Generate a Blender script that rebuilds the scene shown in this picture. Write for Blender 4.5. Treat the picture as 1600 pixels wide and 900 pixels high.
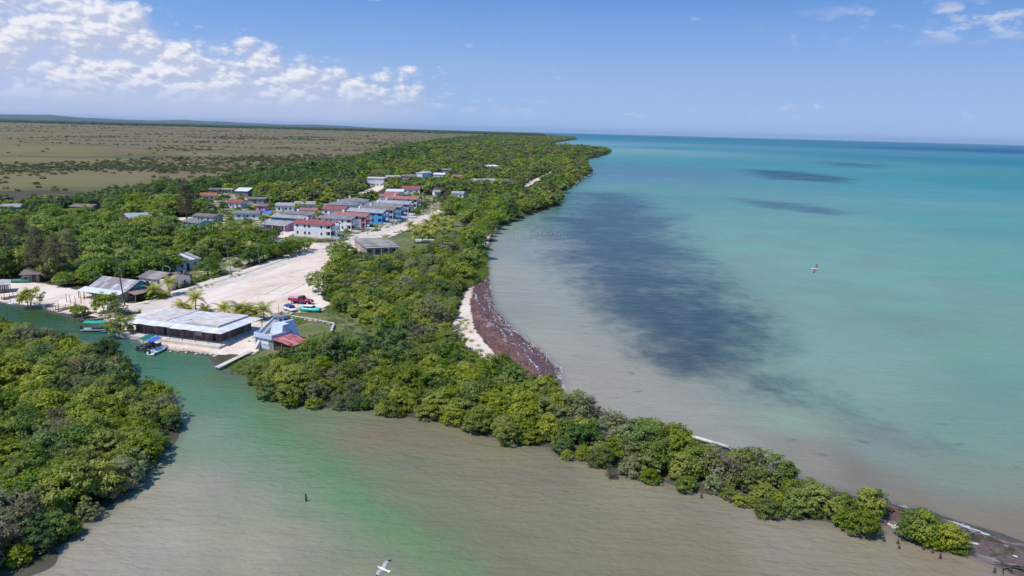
import bpy, bmesh, math, random
import numpy as np
from mathutils import Matrix, Vector

# ------------------------------------------------------------------ camera
scene = bpy.context.scene
for o in list(bpy.data.objects):
    bpy.data.objects.remove(o)
R = math.radians
CAM_H, LENS, PITCH, ROLL = 45.0, 26.0, R(11.97), R(1.51)
cam_d = bpy.data.cameras.new('camera')
cam_d.lens, cam_d.sensor_width, cam_d.clip_start, cam_d.clip_end = LENS, 36.0, 0.5, 150000.0
cam = bpy.data.objects.new('camera', cam_d)
scene.collection.objects.link(cam)
cam.matrix_world = Matrix.Translation((0, 0, CAM_H)) @ Matrix.Rotation(math.pi / 2 - PITCH, 4, 'X') @ Matrix.Rotation(ROLL, 4, 'Z')
scene.camera = cam
# ------------------------------------------------------------------ exposure
scene.view_settings.view_transform = 'Standard'
scene.view_settings.look = 'None'
scene.view_settings.exposure = 0.0
scene.view_settings.gamma = 1.0
scene.view_settings.use_curve_mapping = False
scene.cycles.max_bounces = 6
scene.cycles.diffuse_bounces = 3
scene.cycles.glossy_bounces = 2
scene.cycles.transmission_bounces = 3
scene.cycles.volume_bounces = 0
scene.cycles.use_denoising = True
# ------------------------------------------------------------------ sun and sky
SUN_EL, SUN_AZ = R(59), R(-124)         # azimuth from +Y towards +X: the sun stands behind the viewer's left shoulder
SUN_STRENGTH, SKY_STRENGTH = 4.3, 0.13
sd = bpy.data.lights.new('sun', 'SUN')
sd.energy, sd.angle, sd.color = SUN_STRENGTH, R(0.53), (1.0, 0.955, 0.89)
sun = bpy.data.objects.new('sun', sd)
scene.collection.objects.link(sun)
sdir = Vector((math.sin(SUN_AZ) * math.cos(SUN_EL), math.cos(SUN_AZ) * math.cos(SUN_EL), math.sin(SUN_EL)))
sun.rotation_euler = sdir.to_track_quat('Z', 'Y').to_euler()
sun.location = (0, 0, 200)


class NT:
    """small helper to write node trees as expressions"""
    def __init__(s, tree):
        s.t = tree; s.n = tree.nodes; s.l = tree.links
    def node(s, typ, **kw):
        nd = s.n.new(typ)
        for k, v in kw.items():
            setattr(nd, k, v)
        return nd
    def put(s, sock, v):
        if isinstance(v, bpy.types.NodeSocket):
            s.l.new(v, sock)
        elif v is not None:
            sock.default_value = v
    def m(s, op, a, b=None, c=None, clamp=False):
        nd = s.node('ShaderNodeMath', operation=op, use_clamp=clamp)
        for i, v in enumerate((a, b, c)):
            if v is not None:
                s.put(nd.inputs[i], v)
        return nd.outputs[0]
    def rng(s, v, a, b, c=0.0, d=1.0, smooth=True):
        nd = s.node('ShaderNodeMapRange', interpolation_type='SMOOTHSTEP' if smooth else 'LINEAR')
        for i, x in enumerate((v, a, b, c, d)):
            s.put(nd.inputs[i], x)
        return nd.outputs[0]
    def mix(s, f, a, b, blend='MIX'):
        nd = s.node('ShaderNodeMix', data_type='RGBA', blend_type=blend)
        s.put(nd.inputs[0], f)
        s.put(nd.inputs[6], (*a, 1) if isinstance(a, tuple) and len(a) == 3 else a)
        s.put(nd.inputs[7], (*b, 1) if isinstance(b, tuple) and len(b) == 3 else b)
        return nd.outputs[2]
    def vec(s, x, y, z):
        nd = s.node('ShaderNodeCombineXYZ')
        for i, v in enumerate((x, y, z)):
            s.put(nd.inputs[i], v)
        return nd.outputs[0]
    def vm(s, op, a, b):
        nd = s.node('ShaderNodeVectorMath', operation=op)
        s.put(nd.inputs[0], a); s.put(nd.inputs[1], b)
        return nd.outputs[0]
    def noise(s, v, scale, detail=4, rough=0.55, dist=0.0, color=False):
        nd = s.node('ShaderNodeTexNoise')
        s.put(nd.inputs['Vector'], v)
        nd.inputs['Scale'].default_value = scale
        nd.inputs['Detail'].default_value = detail
        nd.inputs['Roughness'].default_value = rough
        nd.inputs['Distortion'].default_value = dist
        return nd.outputs['Color' if color else 'Fac']
    def attr(s, name, out='Fac'):
        nd = s.node('ShaderNodeAttribute', attribute_name=name)
        return nd.outputs[out]
    def hsv(s, col, h=0.5, sa=1.0, v=1.0):
        nd = s.node('ShaderNodeHueSaturation')
        s.put(nd.inputs['Hue'], h); s.put(nd.inputs['Saturation'], sa); s.put(nd.inputs['Value'], v)
        s.put(nd.inputs['Color'], (*col, 1) if isinstance(col, tuple) else col)
        return nd.outputs[0]


def build_world():
    w = bpy.data.worlds.new('World')
    scene.world = w
    w.use_nodes = True
    w.cycles.sampling_method = 'MANUAL'
    w.cycles.sample_map_resolution = 512
    w.node_tree.nodes.clear()
    t = NT(w.node_tree)
    sky = t.node('ShaderNodeTexSky', sky_type='NISHITA', sun_disc=False)
    sky.sun_elevation, sky.sun_rotation = SUN_EL, SUN_AZ
    sky.altitude, sky.air_density, sky.dust_density, sky.ozone_density = 0.0, 1.0, 0.3, 3.0
    g = t.node('ShaderNodeTexCoord').outputs['Generated']
    sep = t.node('ShaderNodeSeparateXYZ')
    t.put(sep.inputs[0], g)
    x, y, z = sep.outputs
    deg = 180 / math.pi
    az = t.m('MULTIPLY', t.m('ARCTAN2', x, y), deg)
    el = t.m('MULTIPLY', t.m('ARCSINE', z), deg)
    # cumulus over the land on the left, thinning out towards the sea
    top = t.m('ADD', t.rng(az, -60, 0, 11.5, 2.6, False), t.rng(az, -22, -33, 0, 5.0))
    top = t.m('ADD', top, t.rng(az, -1, 8, 0, -4.0))
    p = t.vec(t.m('MULTIPLY', az, 0.55), t.m('MULTIPLY', el, 1.0), 3.7)
    def dens(off):
        q = t.vm('ADD', p, off)
        big = t.noise(q, 0.30, 3, 0.5)
        warp = t.vm('ADD', q, t.vm('MULTIPLY', t.noise(q, 2.2, 5, 0.65, color=True), (0.34, 0.34, 0.0)))
        v = t.node('ShaderNodeTexVoronoi', feature='F1', voronoi_dimensions='3D')
        t.put(v.inputs['Vector'], warp)
        v.inputs['Scale'].default_value = 0.85
        v.inputs['Detail'].default_value = 3.2
        v.inputs['Roughness'].default_value = 0.55
        bill = t.m('SUBTRACT', 1.0, v.outputs['Distance'])
        return t.m('ADD', t.m('MULTIPLY', big, 1.25), t.m('MULTIPLY', bill, 0.52))
    d0 = dens((0.0, 0.0, 0.0))
    d1 = dens((-0.16, 0.30, 0.0))
    lim = t.m('SUBTRACT', top, el)                       # degrees below the bank's top
    bias = t.rng(lim, -1.6, 1.8, -0.48, 0.18, False)
    f = t.rng(t.m('ADD', d0, bias), 0.42, 0.80)
    # low pale veil under the bank, and a few small far clouds over the sea
    veil = t.m('MULTIPLY', t.rng(lim, 0.3, 3.2), t.rng(t.noise(t.vec(t.m('MULTIPLY', az, 0.10), el, 1.0), 1.1, 4, 0.6), 0.25, 0.75, 0.45, 0.85))
    veil = t.m('MULTIPLY', veil, t.rng(az, -4, -13))
    band = t.m('MULTIPLY', t.rng(el, 5.9, 7.2), t.rng(el, 9.3, 8.2))
    wis = t.m('MULTIPLY', t.m('MULTIPLY', band, t.rng(az, 15, 32)), t.rng(t.noise(t.vec(t.m('MULTIPLY', az, 0.45), t.m('MULTIPLY', el, 1.1), 8.0), 0.95, 6, 0.62), 0.45, 0.64))
    low = t.m('MULTIPLY', t.m('MULTIPLY', t.rng(el, 1.0, 1.5), t.rng(el, 2.6, 1.9)), t.rng(t.noise(t.vec(t.m('MULTIPLY', az, 0.5), t.m('MULTIPLY', el, 1.6), 2.0), 1.2, 5, 0.6), 0.58, 0.74))
    cir = t.m('MULTIPLY', t.rng(t.noise(t.vec(t.m('MULTIPLY', az, 0.05), t.m('MULTIPLY', el, 0.35), 5.0), 1.0, 6, 0.6, 0.6), 0.48, 0.80), t.m('MULTIPLY', t.rng(az, 12, -25, 0.0, 1.0), t.rng(el, 1, 8)))
    shade = t.rng(t.m('SUBTRACT', d0, d1), -0.14, 0.20)  # sunlit tops and shaded bases of the clouds are painted by colour
    ccol = t.mix(shade, (0.52, 0.575, 0.76), (0.90, 0.905, 0.955))
    t.put(sky.inputs[0], t.vec(x, y, t.m('ADD', t.m('MULTIPLY', t.m('MAXIMUM', z, 0.0), 0.8), 0.30)))
    skyc = t.node('ShaderNodeMix', data_type='RGBA', blend_type='MULTIPLY')
    t.put(skyc.inputs[0], 1.0); t.put(skyc.inputs[6], sky.outputs[0])
    t.put(skyc.inputs[7], (SKY_STRENGTH * 0.33, SKY_STRENGTH * 0.95, SKY_STRENGTH * 1.50, 1))
    # moist air whitens the sky towards the horizon
    c = t.mix(t.rng(el, 15.0, -0.5, 0.0, 0.92), skyc.outputs[2], (0.400, 0.550, 0.82))
    c = t.mix(t.m('MULTIPLY', veil, 0.80), c, (0.60, 0.635, 0.82))
    c = t.mix(t.m('MULTIPLY', cir, 0.35), c, (0.66, 0.70, 0.85))
    c = t.mix(t.m('MULTIPLY', wis, 0.7), c, (0.66, 0.69, 0.83))
    c = t.mix(t.m('MULTIPLY', low, 0.5), c, (0.66, 0.69, 0.83))
    c = t.mix(t.m('MULTIPLY', f, t.rng(el, 0.8, 3.4, 0.0, 0.93)), c, ccol)
    bg = t.node('ShaderNodeBackground')
    t.put(bg.inputs[0], c); bg.inputs[1].default_value = 1.0
    out = t.node('ShaderNodeOutputWorld')
    t.l.new(bg.outputs[0], out.inputs[0])


build_world()

# ------------------------------------------------------------------ layout helpers
F_PX = 1600 * LENS / 36.0
_Rm = np.array((Matrix.Rotation(math.pi / 2 - PITCH, 3, 'X') @ Matrix.Rotation(ROLL, 3, 'Z')))
rnd = random.Random(7)
rng = np.random.default_rng(11)
LAND = 0.8


def G(px, py, z=LAND):
    """ground point (metres, at height z) read off the survey photograph"""
    d = _Rm @ np.array([px - 800.0, 450.0 - py, -F_PX])
    k = (z - CAM_H) / d[2]
    return np.array([d[0] * k, d[1] * k])


def GP(pts, z=LAND):
    return np.array([G(a, b, z) for a, b in pts])


def to_px(P3):
    v = (P3 - np.array([0, 0, CAM_H])) @ _Rm
    zz = np.where(v[:, 2] < -0.1, v[:, 2], -0.1)
    return 800 - F_PX * v[:, 0] / zz, 450 + F_PX * v[:, 1] / zz, v[:, 2] < -0.1


def sdf(poly, pts):
    """signed distance, positive inside"""
    poly = np.asarray(poly); pts = np.asarray(pts)
    d2 = np.full(len(pts), 1e30); ins = np.zeros(len(pts), bool)
    n = len(poly)
    for i in range(n):
        a, b = poly[i], poly[(i + 1) % n]
        e = b - a
        w = pts - a
        tt = np.clip((w @ e) / max(e @ e, 1e-9), 0, 1)
        q = w - tt[:, None] * e
        d2 = np.minimum(d2, (q * q).sum(1))
        c = (a[1] <= pts[:, 1]) != (b[1] <= pts[:, 1])
        with np.errstate(divide='ignore', invalid='ignore'):
            xs = a[0] + (pts[:, 1] - a[1]) * (e[0] / e[1] if e[1] != 0 else 0)
        ins ^= c & (pts[:, 0] < xs)
    d = np.sqrt(d2)
    return np.where(ins, d, -d)


def line_d(line, pts):
    line = np.asarray(line); d2 = np.full(len(pts), 1e30)
    for a, b in zip(line[:-1], line[1:]):
        e = b - a; w = pts - a
        tt = np.clip((w @ e) / max(e @ e, 1e-9), 0, 1)
        q = w - tt[:, None] * e
        d2 = np.minimum(d2, (q * q).sum(1))
    return np.sqrt(d2)


def vnoise(x, y, s, seed=0):
    """cheap smooth value noise on arrays"""
    x = np.asarray(x) / s; y = np.asarray(y) / s
    xi = np.floor(x).astype(np.int64); yi = np.floor(y).astype(np.int64)
    fx = x - xi; fy = y - yi
    fx = fx * fx * (3 - 2 * fx); fy = fy * fy * (3 - 2 * fy)
    def h(a, b):
        k = (a * 374761393 + b * 668265263 + seed * 974634777) & 0xffffffff
        k = ((k ^ (k >> 13)) * 1274126177) & 0xffffffff
        return ((k ^ (k >> 16)) & 0xffff) / 65535.0
    return (h(xi, yi) * (1 - fx) + h(xi + 1, yi) * fx) * (1 - fy) + (h(xi, yi + 1) * (1 - fx) + h(xi + 1, yi + 1) * fx) * fy


COL = scene.collection


def T(o, label=None, cat=None, group=None, kind=None):
    if label: o['label'] = label
    if cat: o['category'] = cat
    if group: o['group'] = group
    if kind: o['kind'] = kind
    return o


def empty(name, loc, rz=0.0):
    o = bpy.data.objects.new(name, None)
    o.empty_display_size = 0.5
    o.location = (loc[0], loc[1], loc[2] if len(loc) > 2 else LAND)
    o.rotation_euler = (0, 0, rz)
    COL.objects.link(o)
    return o


def link(name, me, parent=None, mats=None):
    if mats:
        for m_ in (mats if isinstance(mats, (list, tuple)) else [mats]):
            me.materials.append(m_)
    o = bpy.data.objects.new(name, me)
    COL.objects.link(o)
    if parent is not None:
        o.parent = parent
    return o


def np_mesh(name, v, f, attrs=None, smooth=False):
    me = bpy.data.meshes.new(name)
    v = np.asarray(v, np.float32); f = np.asarray(f, np.int32)
    k = f.shape[1]
    me.vertices.add(len(v)); me.vertices.foreach_set('co', v.ravel())
    me.loops.add(f.size); me.loops.foreach_set('vertex_index', f.ravel())
    me.polygons.add(len(f))
    me.polygons.foreach_set('loop_start', np.arange(0, f.size, k, dtype=np.int32))
    if smooth:
        me.polygons.foreach_set('use_smooth', np.ones(len(f), bool))
    for an, (typ, arr) in (attrs or {}).items():
        a = me.attributes.new(an, typ, 'POINT')
        a.data.foreach_set('value' if typ == 'FLOAT' else ('color' if 'COLOR' in typ else 'vector'), np.asarray(arr, np.float32).ravel())
    me.update(calc_edges=True)
    return me


class MB:
    def __init__(s):
        s.v = []; s.f = []; s.mi = []
    def add(s, vs, fs, mi=0):
        b = len(s.v)
        s.v += [tuple(float(c) for c in p) for p in vs]
        s.f += [tuple(b + i for i in q) for q in fs]
        s.mi += [mi] * len(fs)
        return s
    def box(s, x0, x1, y0, y1, z0, z1, mi=0):
        return s.add([(x0, y0, z0), (x1, y0, z0), (x1, y1, z0), (x0, y1, z0), (x0, y0, z1), (x1, y0, z1), (x1, y1, z1), (x0, y1, z1)],
                     [(3, 2, 1, 0), (4, 5, 6, 7), (0, 1, 5, 4), (1, 2, 6, 5), (2, 3, 7, 6), (3, 0, 4, 7)], mi)
    def hexa(s, p, mi=0):
        """eight corners: four below, four above"""
        return s.add(p, [(3, 2, 1, 0), (4, 5, 6, 7), (0, 1, 5, 4), (1, 2, 6, 5), (2, 3, 7, 6), (3, 0, 4, 7)], mi)
    def slab(s, pts, th, mi=0):
        """a flat or sloping polygon given thickness downwards"""
        n = len(pts)
        vs = [tuple(p) for p in pts] + [(p[0], p[1], p[2] - th) for p in pts]
        return s.add(vs, [tuple(range(n)), tuple(range(2 * n - 1, n - 1, -1))] + [(i, n + i, n + (i + 1) % n, (i + 1) % n) for i in range(n)], mi)
    def tube(s, pts, rad, n=7, mi=0, cap=True):
        pts = [Vector(p) for p in pts]
        if not isinstance(rad, (list, tuple)): rad = [rad] * len(pts)
        vs = []; fs = []
        for i, p in enumerate(pts):
            d = (pts[min(i + 1, len(pts) - 1)] - pts[max(i - 1, 0)]).normalized()
            u = d.cross(Vector((0, 0, 1)) if abs(d.z) < 0.9 else Vector((1, 0, 0))).normalized()
            w = d.cross(u)
            for k in range(n):
                a = 2 * math.pi * k / n
                vs.append(p + (u * math.cos(a) + w * math.sin(a)) * rad[i])
        for i in range(len(pts) - 1):
            for k in range(n):
                fs.append((i * n + k, i * n + (k + 1) % n, (i + 1) * n + (k + 1) % n, (i + 1) * n + k))
        if cap:
            fs.append(tuple(range(n - 1, -1, -1)))
            fs.append(tuple((len(pts) - 1) * n + k for k in range(n)))
        return s.add(vs, fs, mi)
    def loft(s, rings, closed=True, cap=True, mi=0):
        n = len(rings[0]); vs = [p for r_ in rings for p in r_]; fs = []
        for i in range(len(rings) - 1):
            for k in range(n if closed else n - 1):
                fs.append((i * n + k, i * n + (k + 1) % n, (i + 1) * n + (k + 1) % n, (i + 1) * n + k))
        if cap:
            fs.append(tuple(range(n - 1, -1, -1))); fs.append(tuple((len(rings) - 1) * n + k for k in range(n)))
        return s.add(vs, fs, mi)
    def mesh(s, name, smooth=False):
        me = bpy.data.meshes.new(name)
        me.from_pydata(s.v, [], s.f)
        if any(s.mi): me.polygons.foreach_set('material_index', s.mi)
        if smooth: me.polygons.foreach_set('use_smooth', [True] * len(s.f))
        me.update()
        return me
    def build(s, name, mat, parent=None, smooth=False):
        return link(name, s.mesh(name, smooth), parent, mat)


def copy_tree(o, parent=None):
    c = o.copy(); COL.objects.link(c)
    c.parent = parent
    for ch in list(o.children):
        copy_tree(ch, c)
    return c

# ------------------------------------------------------------------ materials
_mats = {}


def mat(name, col, rough=0.8, var=0.25, scale=1.5, spec=0.3, metal=0.0, streak=None, dirt=None, bump=0.0):
    """plain procedural surface: base colour broken up by noise, optional streaks and stains"""
    if name in _mats: return _mats[name]
    m_ = bpy.data.materials.new(name); m_.use_nodes = True
    t = NT(m_.node_tree); b = t.n['Principled BSDF']
    co = t.node('ShaderNodeTexCoord').outputs['Object']
    nz = t.noise(co, scale, 5, 0.6)
    dark = tuple(c * (1 - var) for c in col); lite = tuple(min(c * (1 + var * 0.5), 0.9) for c in col)
    c = t.mix(t.rng(nz, 0.3, 0.7), dark, lite)
    if dirt:
        c = t.mix(t.rng(t.noise(co, scale * 0.45, 6, 0.65), 0.50, 0.68, 0, dirt[1]), c, dirt[0])
    if streak:
        sv = t.vm('MULTIPLY', co, streak[2])
        c = t.mix(t.rng(t.noise(sv, 1.0, 4, 0.6), 0.45, 0.65, 0, streak[1]), c, streak[0])
    t.put(b.inputs['Base Color'], c)
    b.inputs['Roughness'].default_value = rough
    b.inputs['Specular IOR Level'].default_value = spec
    b.inputs['Metallic'].default_value = metal
    if bump:
        bn = t.node('ShaderNodeBump'); bn.inputs['Strength'].default_value = bump; bn.inputs['Distance'].default_value = 0.1
        t.put(bn.inputs['Height'], t.noise(co, scale * 4, 4, 0.6)); t.l.new(bn.outputs[0], b.inputs['Normal'])
    _mats[name] = m_
    return m_


def leaf_mat(name, dark, mid, lite, transl=0.3, rough=0.5, spec=0.35, flowers=None):
    m_ = bpy.data.materials.new(name); m_.use_nodes = True
    t = NT(m_.node_tree); b = t.n['Principled BSDF']; out = t.n['Material Output']
    tone = t.attr('tone')
    oi = t.node('ShaderNodeObjectInfo').outputs['Random']
    v = t.m('ADD', t.m('MULTIPLY', tone, 0.52), t.m('MULTIPLY', oi, 0.56))
    rp = t.node('ShaderNodeValToRGB')
    e = rp.color_ramp.elements
    e[0].position, e[0].color = 0.12, (*dark, 1)
    e[1].position, e[1].color = 0.92, (*lite, 1)
    k = e.new(0.5); k.color = (*mid, 1)
    t.put(rp.inputs[0], v)
    c = t.hsv(rp.outputs[0], t.m('ADD', 0.488, t.m('MULTIPLY', t.m('FRACT', t.m('MULTIPLY', oi, 7.31)), 0.024)),
              t.rng(t.m('FRACT', t.m('MULTIPLY', oi, 3.77)), 0, 1, 0.85, 1.08, False), 1.0)
    t.put(b.inputs['Base Color'], c)
    b.inputs['Roughness'].default_value = rough
    b.inputs['Specular IOR Level'].default_value = spec
    tr = t.node('ShaderNodeBsdfTranslucent')
    t.put(tr.inputs[0], t.hsv(c, 0.49, 1.1, 1.5))
    mx = t.node('ShaderNodeMixShader'); mx.inputs[0].default_value = transl
    t.l.new(b.outputs[0], mx.inputs[1]); t.l.new(tr.outputs[0], mx.inputs[2]); t.l.new(mx.outputs[0], out.inputs[0])
    return m_


LEAF = {
    'mangrove': leaf_mat('mangrove_leaves', (0.080, 0.132, 0.008), (0.200, 0.260, 0.016), (0.375, 0.395, 0.044), 0.38),
    'grey': leaf_mat('grey_mangrove_leaves', (0.096, 0.124, 0.034), (0.203, 0.232, 0.079), (0.350, 0.367, 0.169), 0.3),
    'broad': leaf_mat('broadleaf_leaves', (0.073, 0.133, 0.011), (0.169, 0.249, 0.023), (0.305, 0.362, 0.047), 0.35),
    'dark': leaf_mat('dark_leaves', (0.045, 0.093, 0.014), (0.096, 0.164, 0.023), (0.169, 0.237, 0.038), 0.3),
    'pine': leaf_mat('casuarina_needles', (0.096, 0.093, 0.045), (0.186, 0.169, 0.085), (0.294, 0.260, 0.141), 0.3, 0.8, 0.1),
    'palm': leaf_mat('palm_leaves', (0.147, 0.186, 0.017), (0.294, 0.316, 0.034), (0.508, 0.452, 0.079), 0.3, 0.4, 0.4),
    'marsh': leaf_mat('marsh_bush_leaves', (0.068, 0.085, 0.025), (0.130, 0.147, 0.045), (0.220, 0.220, 0.073), 0.3),
    'sparse': leaf_mat('sparse_brownish_leaves', (0.10, 0.10, 0.045), (0.19, 0.17, 0.085), (0.30, 0.27, 0.16), 0.3, 0.7, 0.2),
    'grass': leaf_mat('shore_grass_blades', (0.136, 0.198, 0.025), (0.226, 0.299, 0.040), (0.316, 0.362, 0.085), 0.3),
}
BARK = mat('bark', (0.16, 0.13, 0.10), 0.95, 0.4, 3, 0.1)
PALMBARK = mat('palm_bark', (0.27, 0.23, 0.18), 0.95, 0.35, 4, 0.1)
WOOD = mat('weathered_wood', (0.24, 0.205, 0.17), 0.9, 0.4, 2, 0.15, bump=0.2)
DARKWOOD = mat('dark_wood', (0.10, 0.075, 0.055), 0.9, 0.4, 3, 0.15)
CONC = mat('concrete', (0.46, 0.44, 0.40), 0.9, 0.2, 0.8, 0.2, dirt=((0.26, 0.24, 0.21), 0.6))
PALECONC = mat('pale_concrete', (0.62, 0.56, 0.49), 0.9, 0.15, 0.6, 0.2, dirt=((0.44, 0.38, 0.32), 0.5))
WHITE = mat('white_paint', (0.78, 0.77, 0.75), 0.75, 0.08, 1.0, 0.3, dirt=((0.52, 0.50, 0.47), 0.45))
GLASS = mat('dark_glass', (0.035, 0.040, 0.045), 0.12, 0.3, 1.0, 0.5)
DARK = mat('dark_opening', (0.045, 0.040, 0.038), 0.8, 0.3, 1.0, 0.2)
ROCK = mat('pale_rock', (0.58, 0.52, 0.44), 0.95, 0.3, 1.6, 0.15, dirt=((0.30, 0.26, 0.21), 0.6), bump=0.4)
RUBBER = mat('rubber', (0.025, 0.025, 0.027), 0.85, 0.3, 4, 0.2)
CHROME = mat('chrome', (0.6, 0.6, 0.62), 0.25, 0.1, 2, 0.5, 0.9)
FIBRE = mat('fibre_cement_roof', (0.235, 0.225, 0.235), 0.9, 0.25, 0.5, 0.2, dirt=((0.12, 0.11, 0.11), 0.6))
FIBRE_B = mat('brownish_fibre_roof', (0.215, 0.185, 0.180), 0.9, 0.25, 0.5, 0.2, dirt=((0.12, 0.10, 0.09), 0.6))
FIBRE_L = mat('light_fibre_roof', (0.36, 0.345, 0.36), 0.9, 0.2, 0.5, 0.2, dirt=((0.22, 0.20, 0.20), 0.6))
REDROOF = mat('red_painted_roof', (0.32, 0.095, 0.09), 0.85, 0.25, 0.9, 0.2, dirt=((0.24, 0.12, 0.11), 0.7))
PINKROOF = mat('faded_red_roof', (0.37, 0.155, 0.145), 0.9, 0.25, 0.5, 0.2, dirt=((0.24, 0.14, 0.13), 0.6))
ORANGEROOF = mat('orange_tile_roof', (0.36, 0.13, 0.085), 0.9, 0.3, 0.8, 0.2)

# ------------------------------------------------------------------ ground and water
SHORE_PX = [(-120, 462), (0, 473), (60, 481), (100, 492), (135, 503), (165, 514), (199, 524), (225, 536), (262, 546), (300, 551), (332, 558), (343, 574),
            (370, 583), (401, 589), (408, 604), (430, 622), (465, 634), (505, 636), (560, 638), (640, 652), (700, 656), (735, 664), (752, 680), (800, 690),
            (860, 702), (885, 716), (930, 722), (962, 742), (1010, 747), (1060, 762), (1120, 770), (1150, 776), (1200, 800), (1240, 812), (1290, 817),
            (1330, 830), (1390, 828), (1420, 842), (1500, 858), (1600, 903), (1800, 990), (1800, 925), (1690, 880), (1600, 846), (1510, 820), (1410, 789),
            (1340, 772), (1290, 759), (1240, 742), (1180, 722), (1140, 703), (1080, 687), (1010, 665), (950, 646), (900, 626), (880, 614), (873, 576), (852, 553),
            (805, 516), (774, 482), (765, 446), (760, 394), (776, 358), (812, 343), (868, 321), (879, 312), (880, 300), (897, 291), (905, 282), (925, 272.5),
            (916, 262), (914, 251), (950, 241.5), (953, 237), (925, 231.5), (872, 229.5), (846, 227.5), (872, 222.5), (900, 218), (896, 213.6), (850, 209.6), (800, 207.2)]
MAIN = np.vstack([GP(SHORE_PX, 0.0), [(-500, 59000), (-59000, 59000), (-59000, 400), (-420, 262), (-250, 222)]])
ISLE = np.vstack([GP([(-120, 492), (0, 512), (60, 532), (130, 550), (185, 574), (240, 611), (275, 643), (286, 660), (277, 684), (248, 712), (213, 750), (188, 783),
                      (153, 810), (123, 835), (88, 858), (73, 885), (40, 900), (0, 907), (-60, 930)], 0.0), [(-75, 45), (-420, 45), (-420, 236), (-250, 198)]])
BEACH_LINE = GP([(776, 358), (760, 394), (765, 446), (774, 482), (805, 516), (852, 553), (873, 576), (880, 614)], 0.0)
WRACK = GP([(775, 362), (762, 394), (767, 446), (776, 482), (807, 516), (854, 553), (876, 576), (884, 616), (850, 604), (818, 590), (787, 576), (760, 545), (739, 518), (731, 478), (741, 432), (752, 400), (765, 370)], 0.2)
BEACH_SAND = GP([(752, 425), (728, 455), (704, 514), (712, 548), (744, 576), (800, 596), (790, 570), (762, 540), (742, 510), (736, 470)])
SPIT = GP([(880, 614), (950, 646), (1080, 687), (1180, 722), (1340, 772), (1510, 820), (1800, 925), (1800, 990), (1600, 903), (1420, 842), (1240, 812), (1060, 762), (885, 716), (800, 690)], 0.0)
LOT = GP([(200, 492), (228, 474), (300, 452), (400, 421), (478, 392), (470, 383), (452, 377), (525, 380), (560, 366), (622, 349), (690, 328), (694, 334), (650, 354), (600, 374), (562, 392), (532, 400),
          (512, 420), (500, 445), (500, 466), (512, 474), (500, 486), (455, 488), (432, 500), (412, 516), (404, 542), (396, 552), (346, 548), (270, 540), (199, 523)])
BANK = GP([(-60, 440), (0, 436), (30, 440), (70, 444), (130, 456), (150, 466), (205, 476), (232, 470), (300, 447), (400, 416), (478, 388), (480, 396), (400, 426), (300, 458), (215, 490), (196, 505), (140, 488), (100, 484), (60, 474), (0, 466), (-60, 460)])
YARDS = GP([(205, 452), (262, 438), (318, 414), (335, 403), (400, 398), (440, 380), (380, 372), (290, 368), (280, 345), (300, 338), (320, 330), (310, 312), (322, 300), (395, 300), (415, 320), (432, 317), (500, 317), (560, 318),
            (590, 312), (600, 304), (660, 299), (665, 306), (740, 303), (748, 312), (690, 332), (640, 352), (530, 376), (470, 372), (440, 396), (330, 440), (205, 472)])
BURNT = GP([(-300, 322), (0, 318), (90, 318), (150, 312), (185, 306), (150, 300), (60, 298), (-300, 304)])
SIDE = [GP([(285, 368), (330, 372), (400, 376), (450, 378), (470, 384), (470, 377), (430, 372), (340, 366), (285, 361)]), GP([(440, 372), (455, 366), (468, 360), (466, 355), (448, 360), (432, 368)]),
        GP([(558, 302), (575, 296), (590, 290), (603, 288), (600, 293), (590, 299), (575, 303), (560, 306)]), GP([(815, 290), (838, 279), (858, 269), (864, 268), (863, 271), (845, 280), (822, 292)]),
        GP([(690, 330), (700, 326), (725, 322), (745, 318), (738, 312), (712, 318), (688, 324)]), GP([(255, 350), (280, 356), (284, 346), (300, 340), (270, 340)])]
LAWN = GP([(455, 490), (505, 488), (520, 480), (545, 488), (575, 500), (600, 522), (604, 545), (570, 562), (500, 560), (440, 565), (404, 585), (345, 578), (350, 566), (400, 552), (440, 530)])
GROVE = GP([(552, 404), (600, 377), (650, 356), (692, 337), (716, 340), (724, 352), (706, 378), (670, 396), (640, 406), (602, 416), (572, 422), (548, 428)])
TRACK = GP([(500, 488), (530, 500), (555, 516), (572, 532), (580, 545)])
WOODLINE = np.vstack([GP([(-400, 328), (0, 321), (90, 319), (170, 311), (240, 300), (300, 291), (350, 284), (420, 274), (500, 261), (560, 248), (640, 231), (700, 220), (760, 213), (800, 209.3)]), [(1500, 59000), (-59000, 59000), (-59000, 500)]])


def rings():
    r = [12.0]
    while r[-1] < 60000:
        q = r[-1]
        r.append(q + (2.0 if q < 50 else 1.0 if q < 170 else q * 0.0062 if q < 3500 else q * 0.03))
    return np.array(r)


def angles(step):
    d = list(np.arange(-47, 47.001, step))
    return np.radians(np.array(d + list(np.arange(50, 313, 4.0))))


def polar(rr, aa):
    A, RR = np.meshgrid(aa, rr)
    pts = np.stack([(np.sin(A) * RR).ravel(), (np.cos(A) * RR).ravel()], 1)
    nr, na = len(rr), len(aa)
    i, j = np.meshgrid(np.arange(nr - 1), np.arange(na), indexing='ij')
    j2 = (j + 1) % na
    f = np.stack([(i * na + j), (i + 1) * na + j, (i + 1) * na + j2, i * na + j2], -1).reshape(-1, 4)[:, ::-1]
    return pts, f


def compact(v, f, keep, attrs):
    f = f[keep]
    used = np.unique(f)
    mp = np.full(len(v), -1); mp[used] = np.arange(len(used))
    return v[used], mp[f], {k: (a, b[used]) for k, (a, b) in attrs.items()}


def smooth01(x, a, b):
    t_ = np.clip((x - a) / (b - a), 0, 1)
    return t_ * t_ * (3 - 2 * t_)


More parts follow.
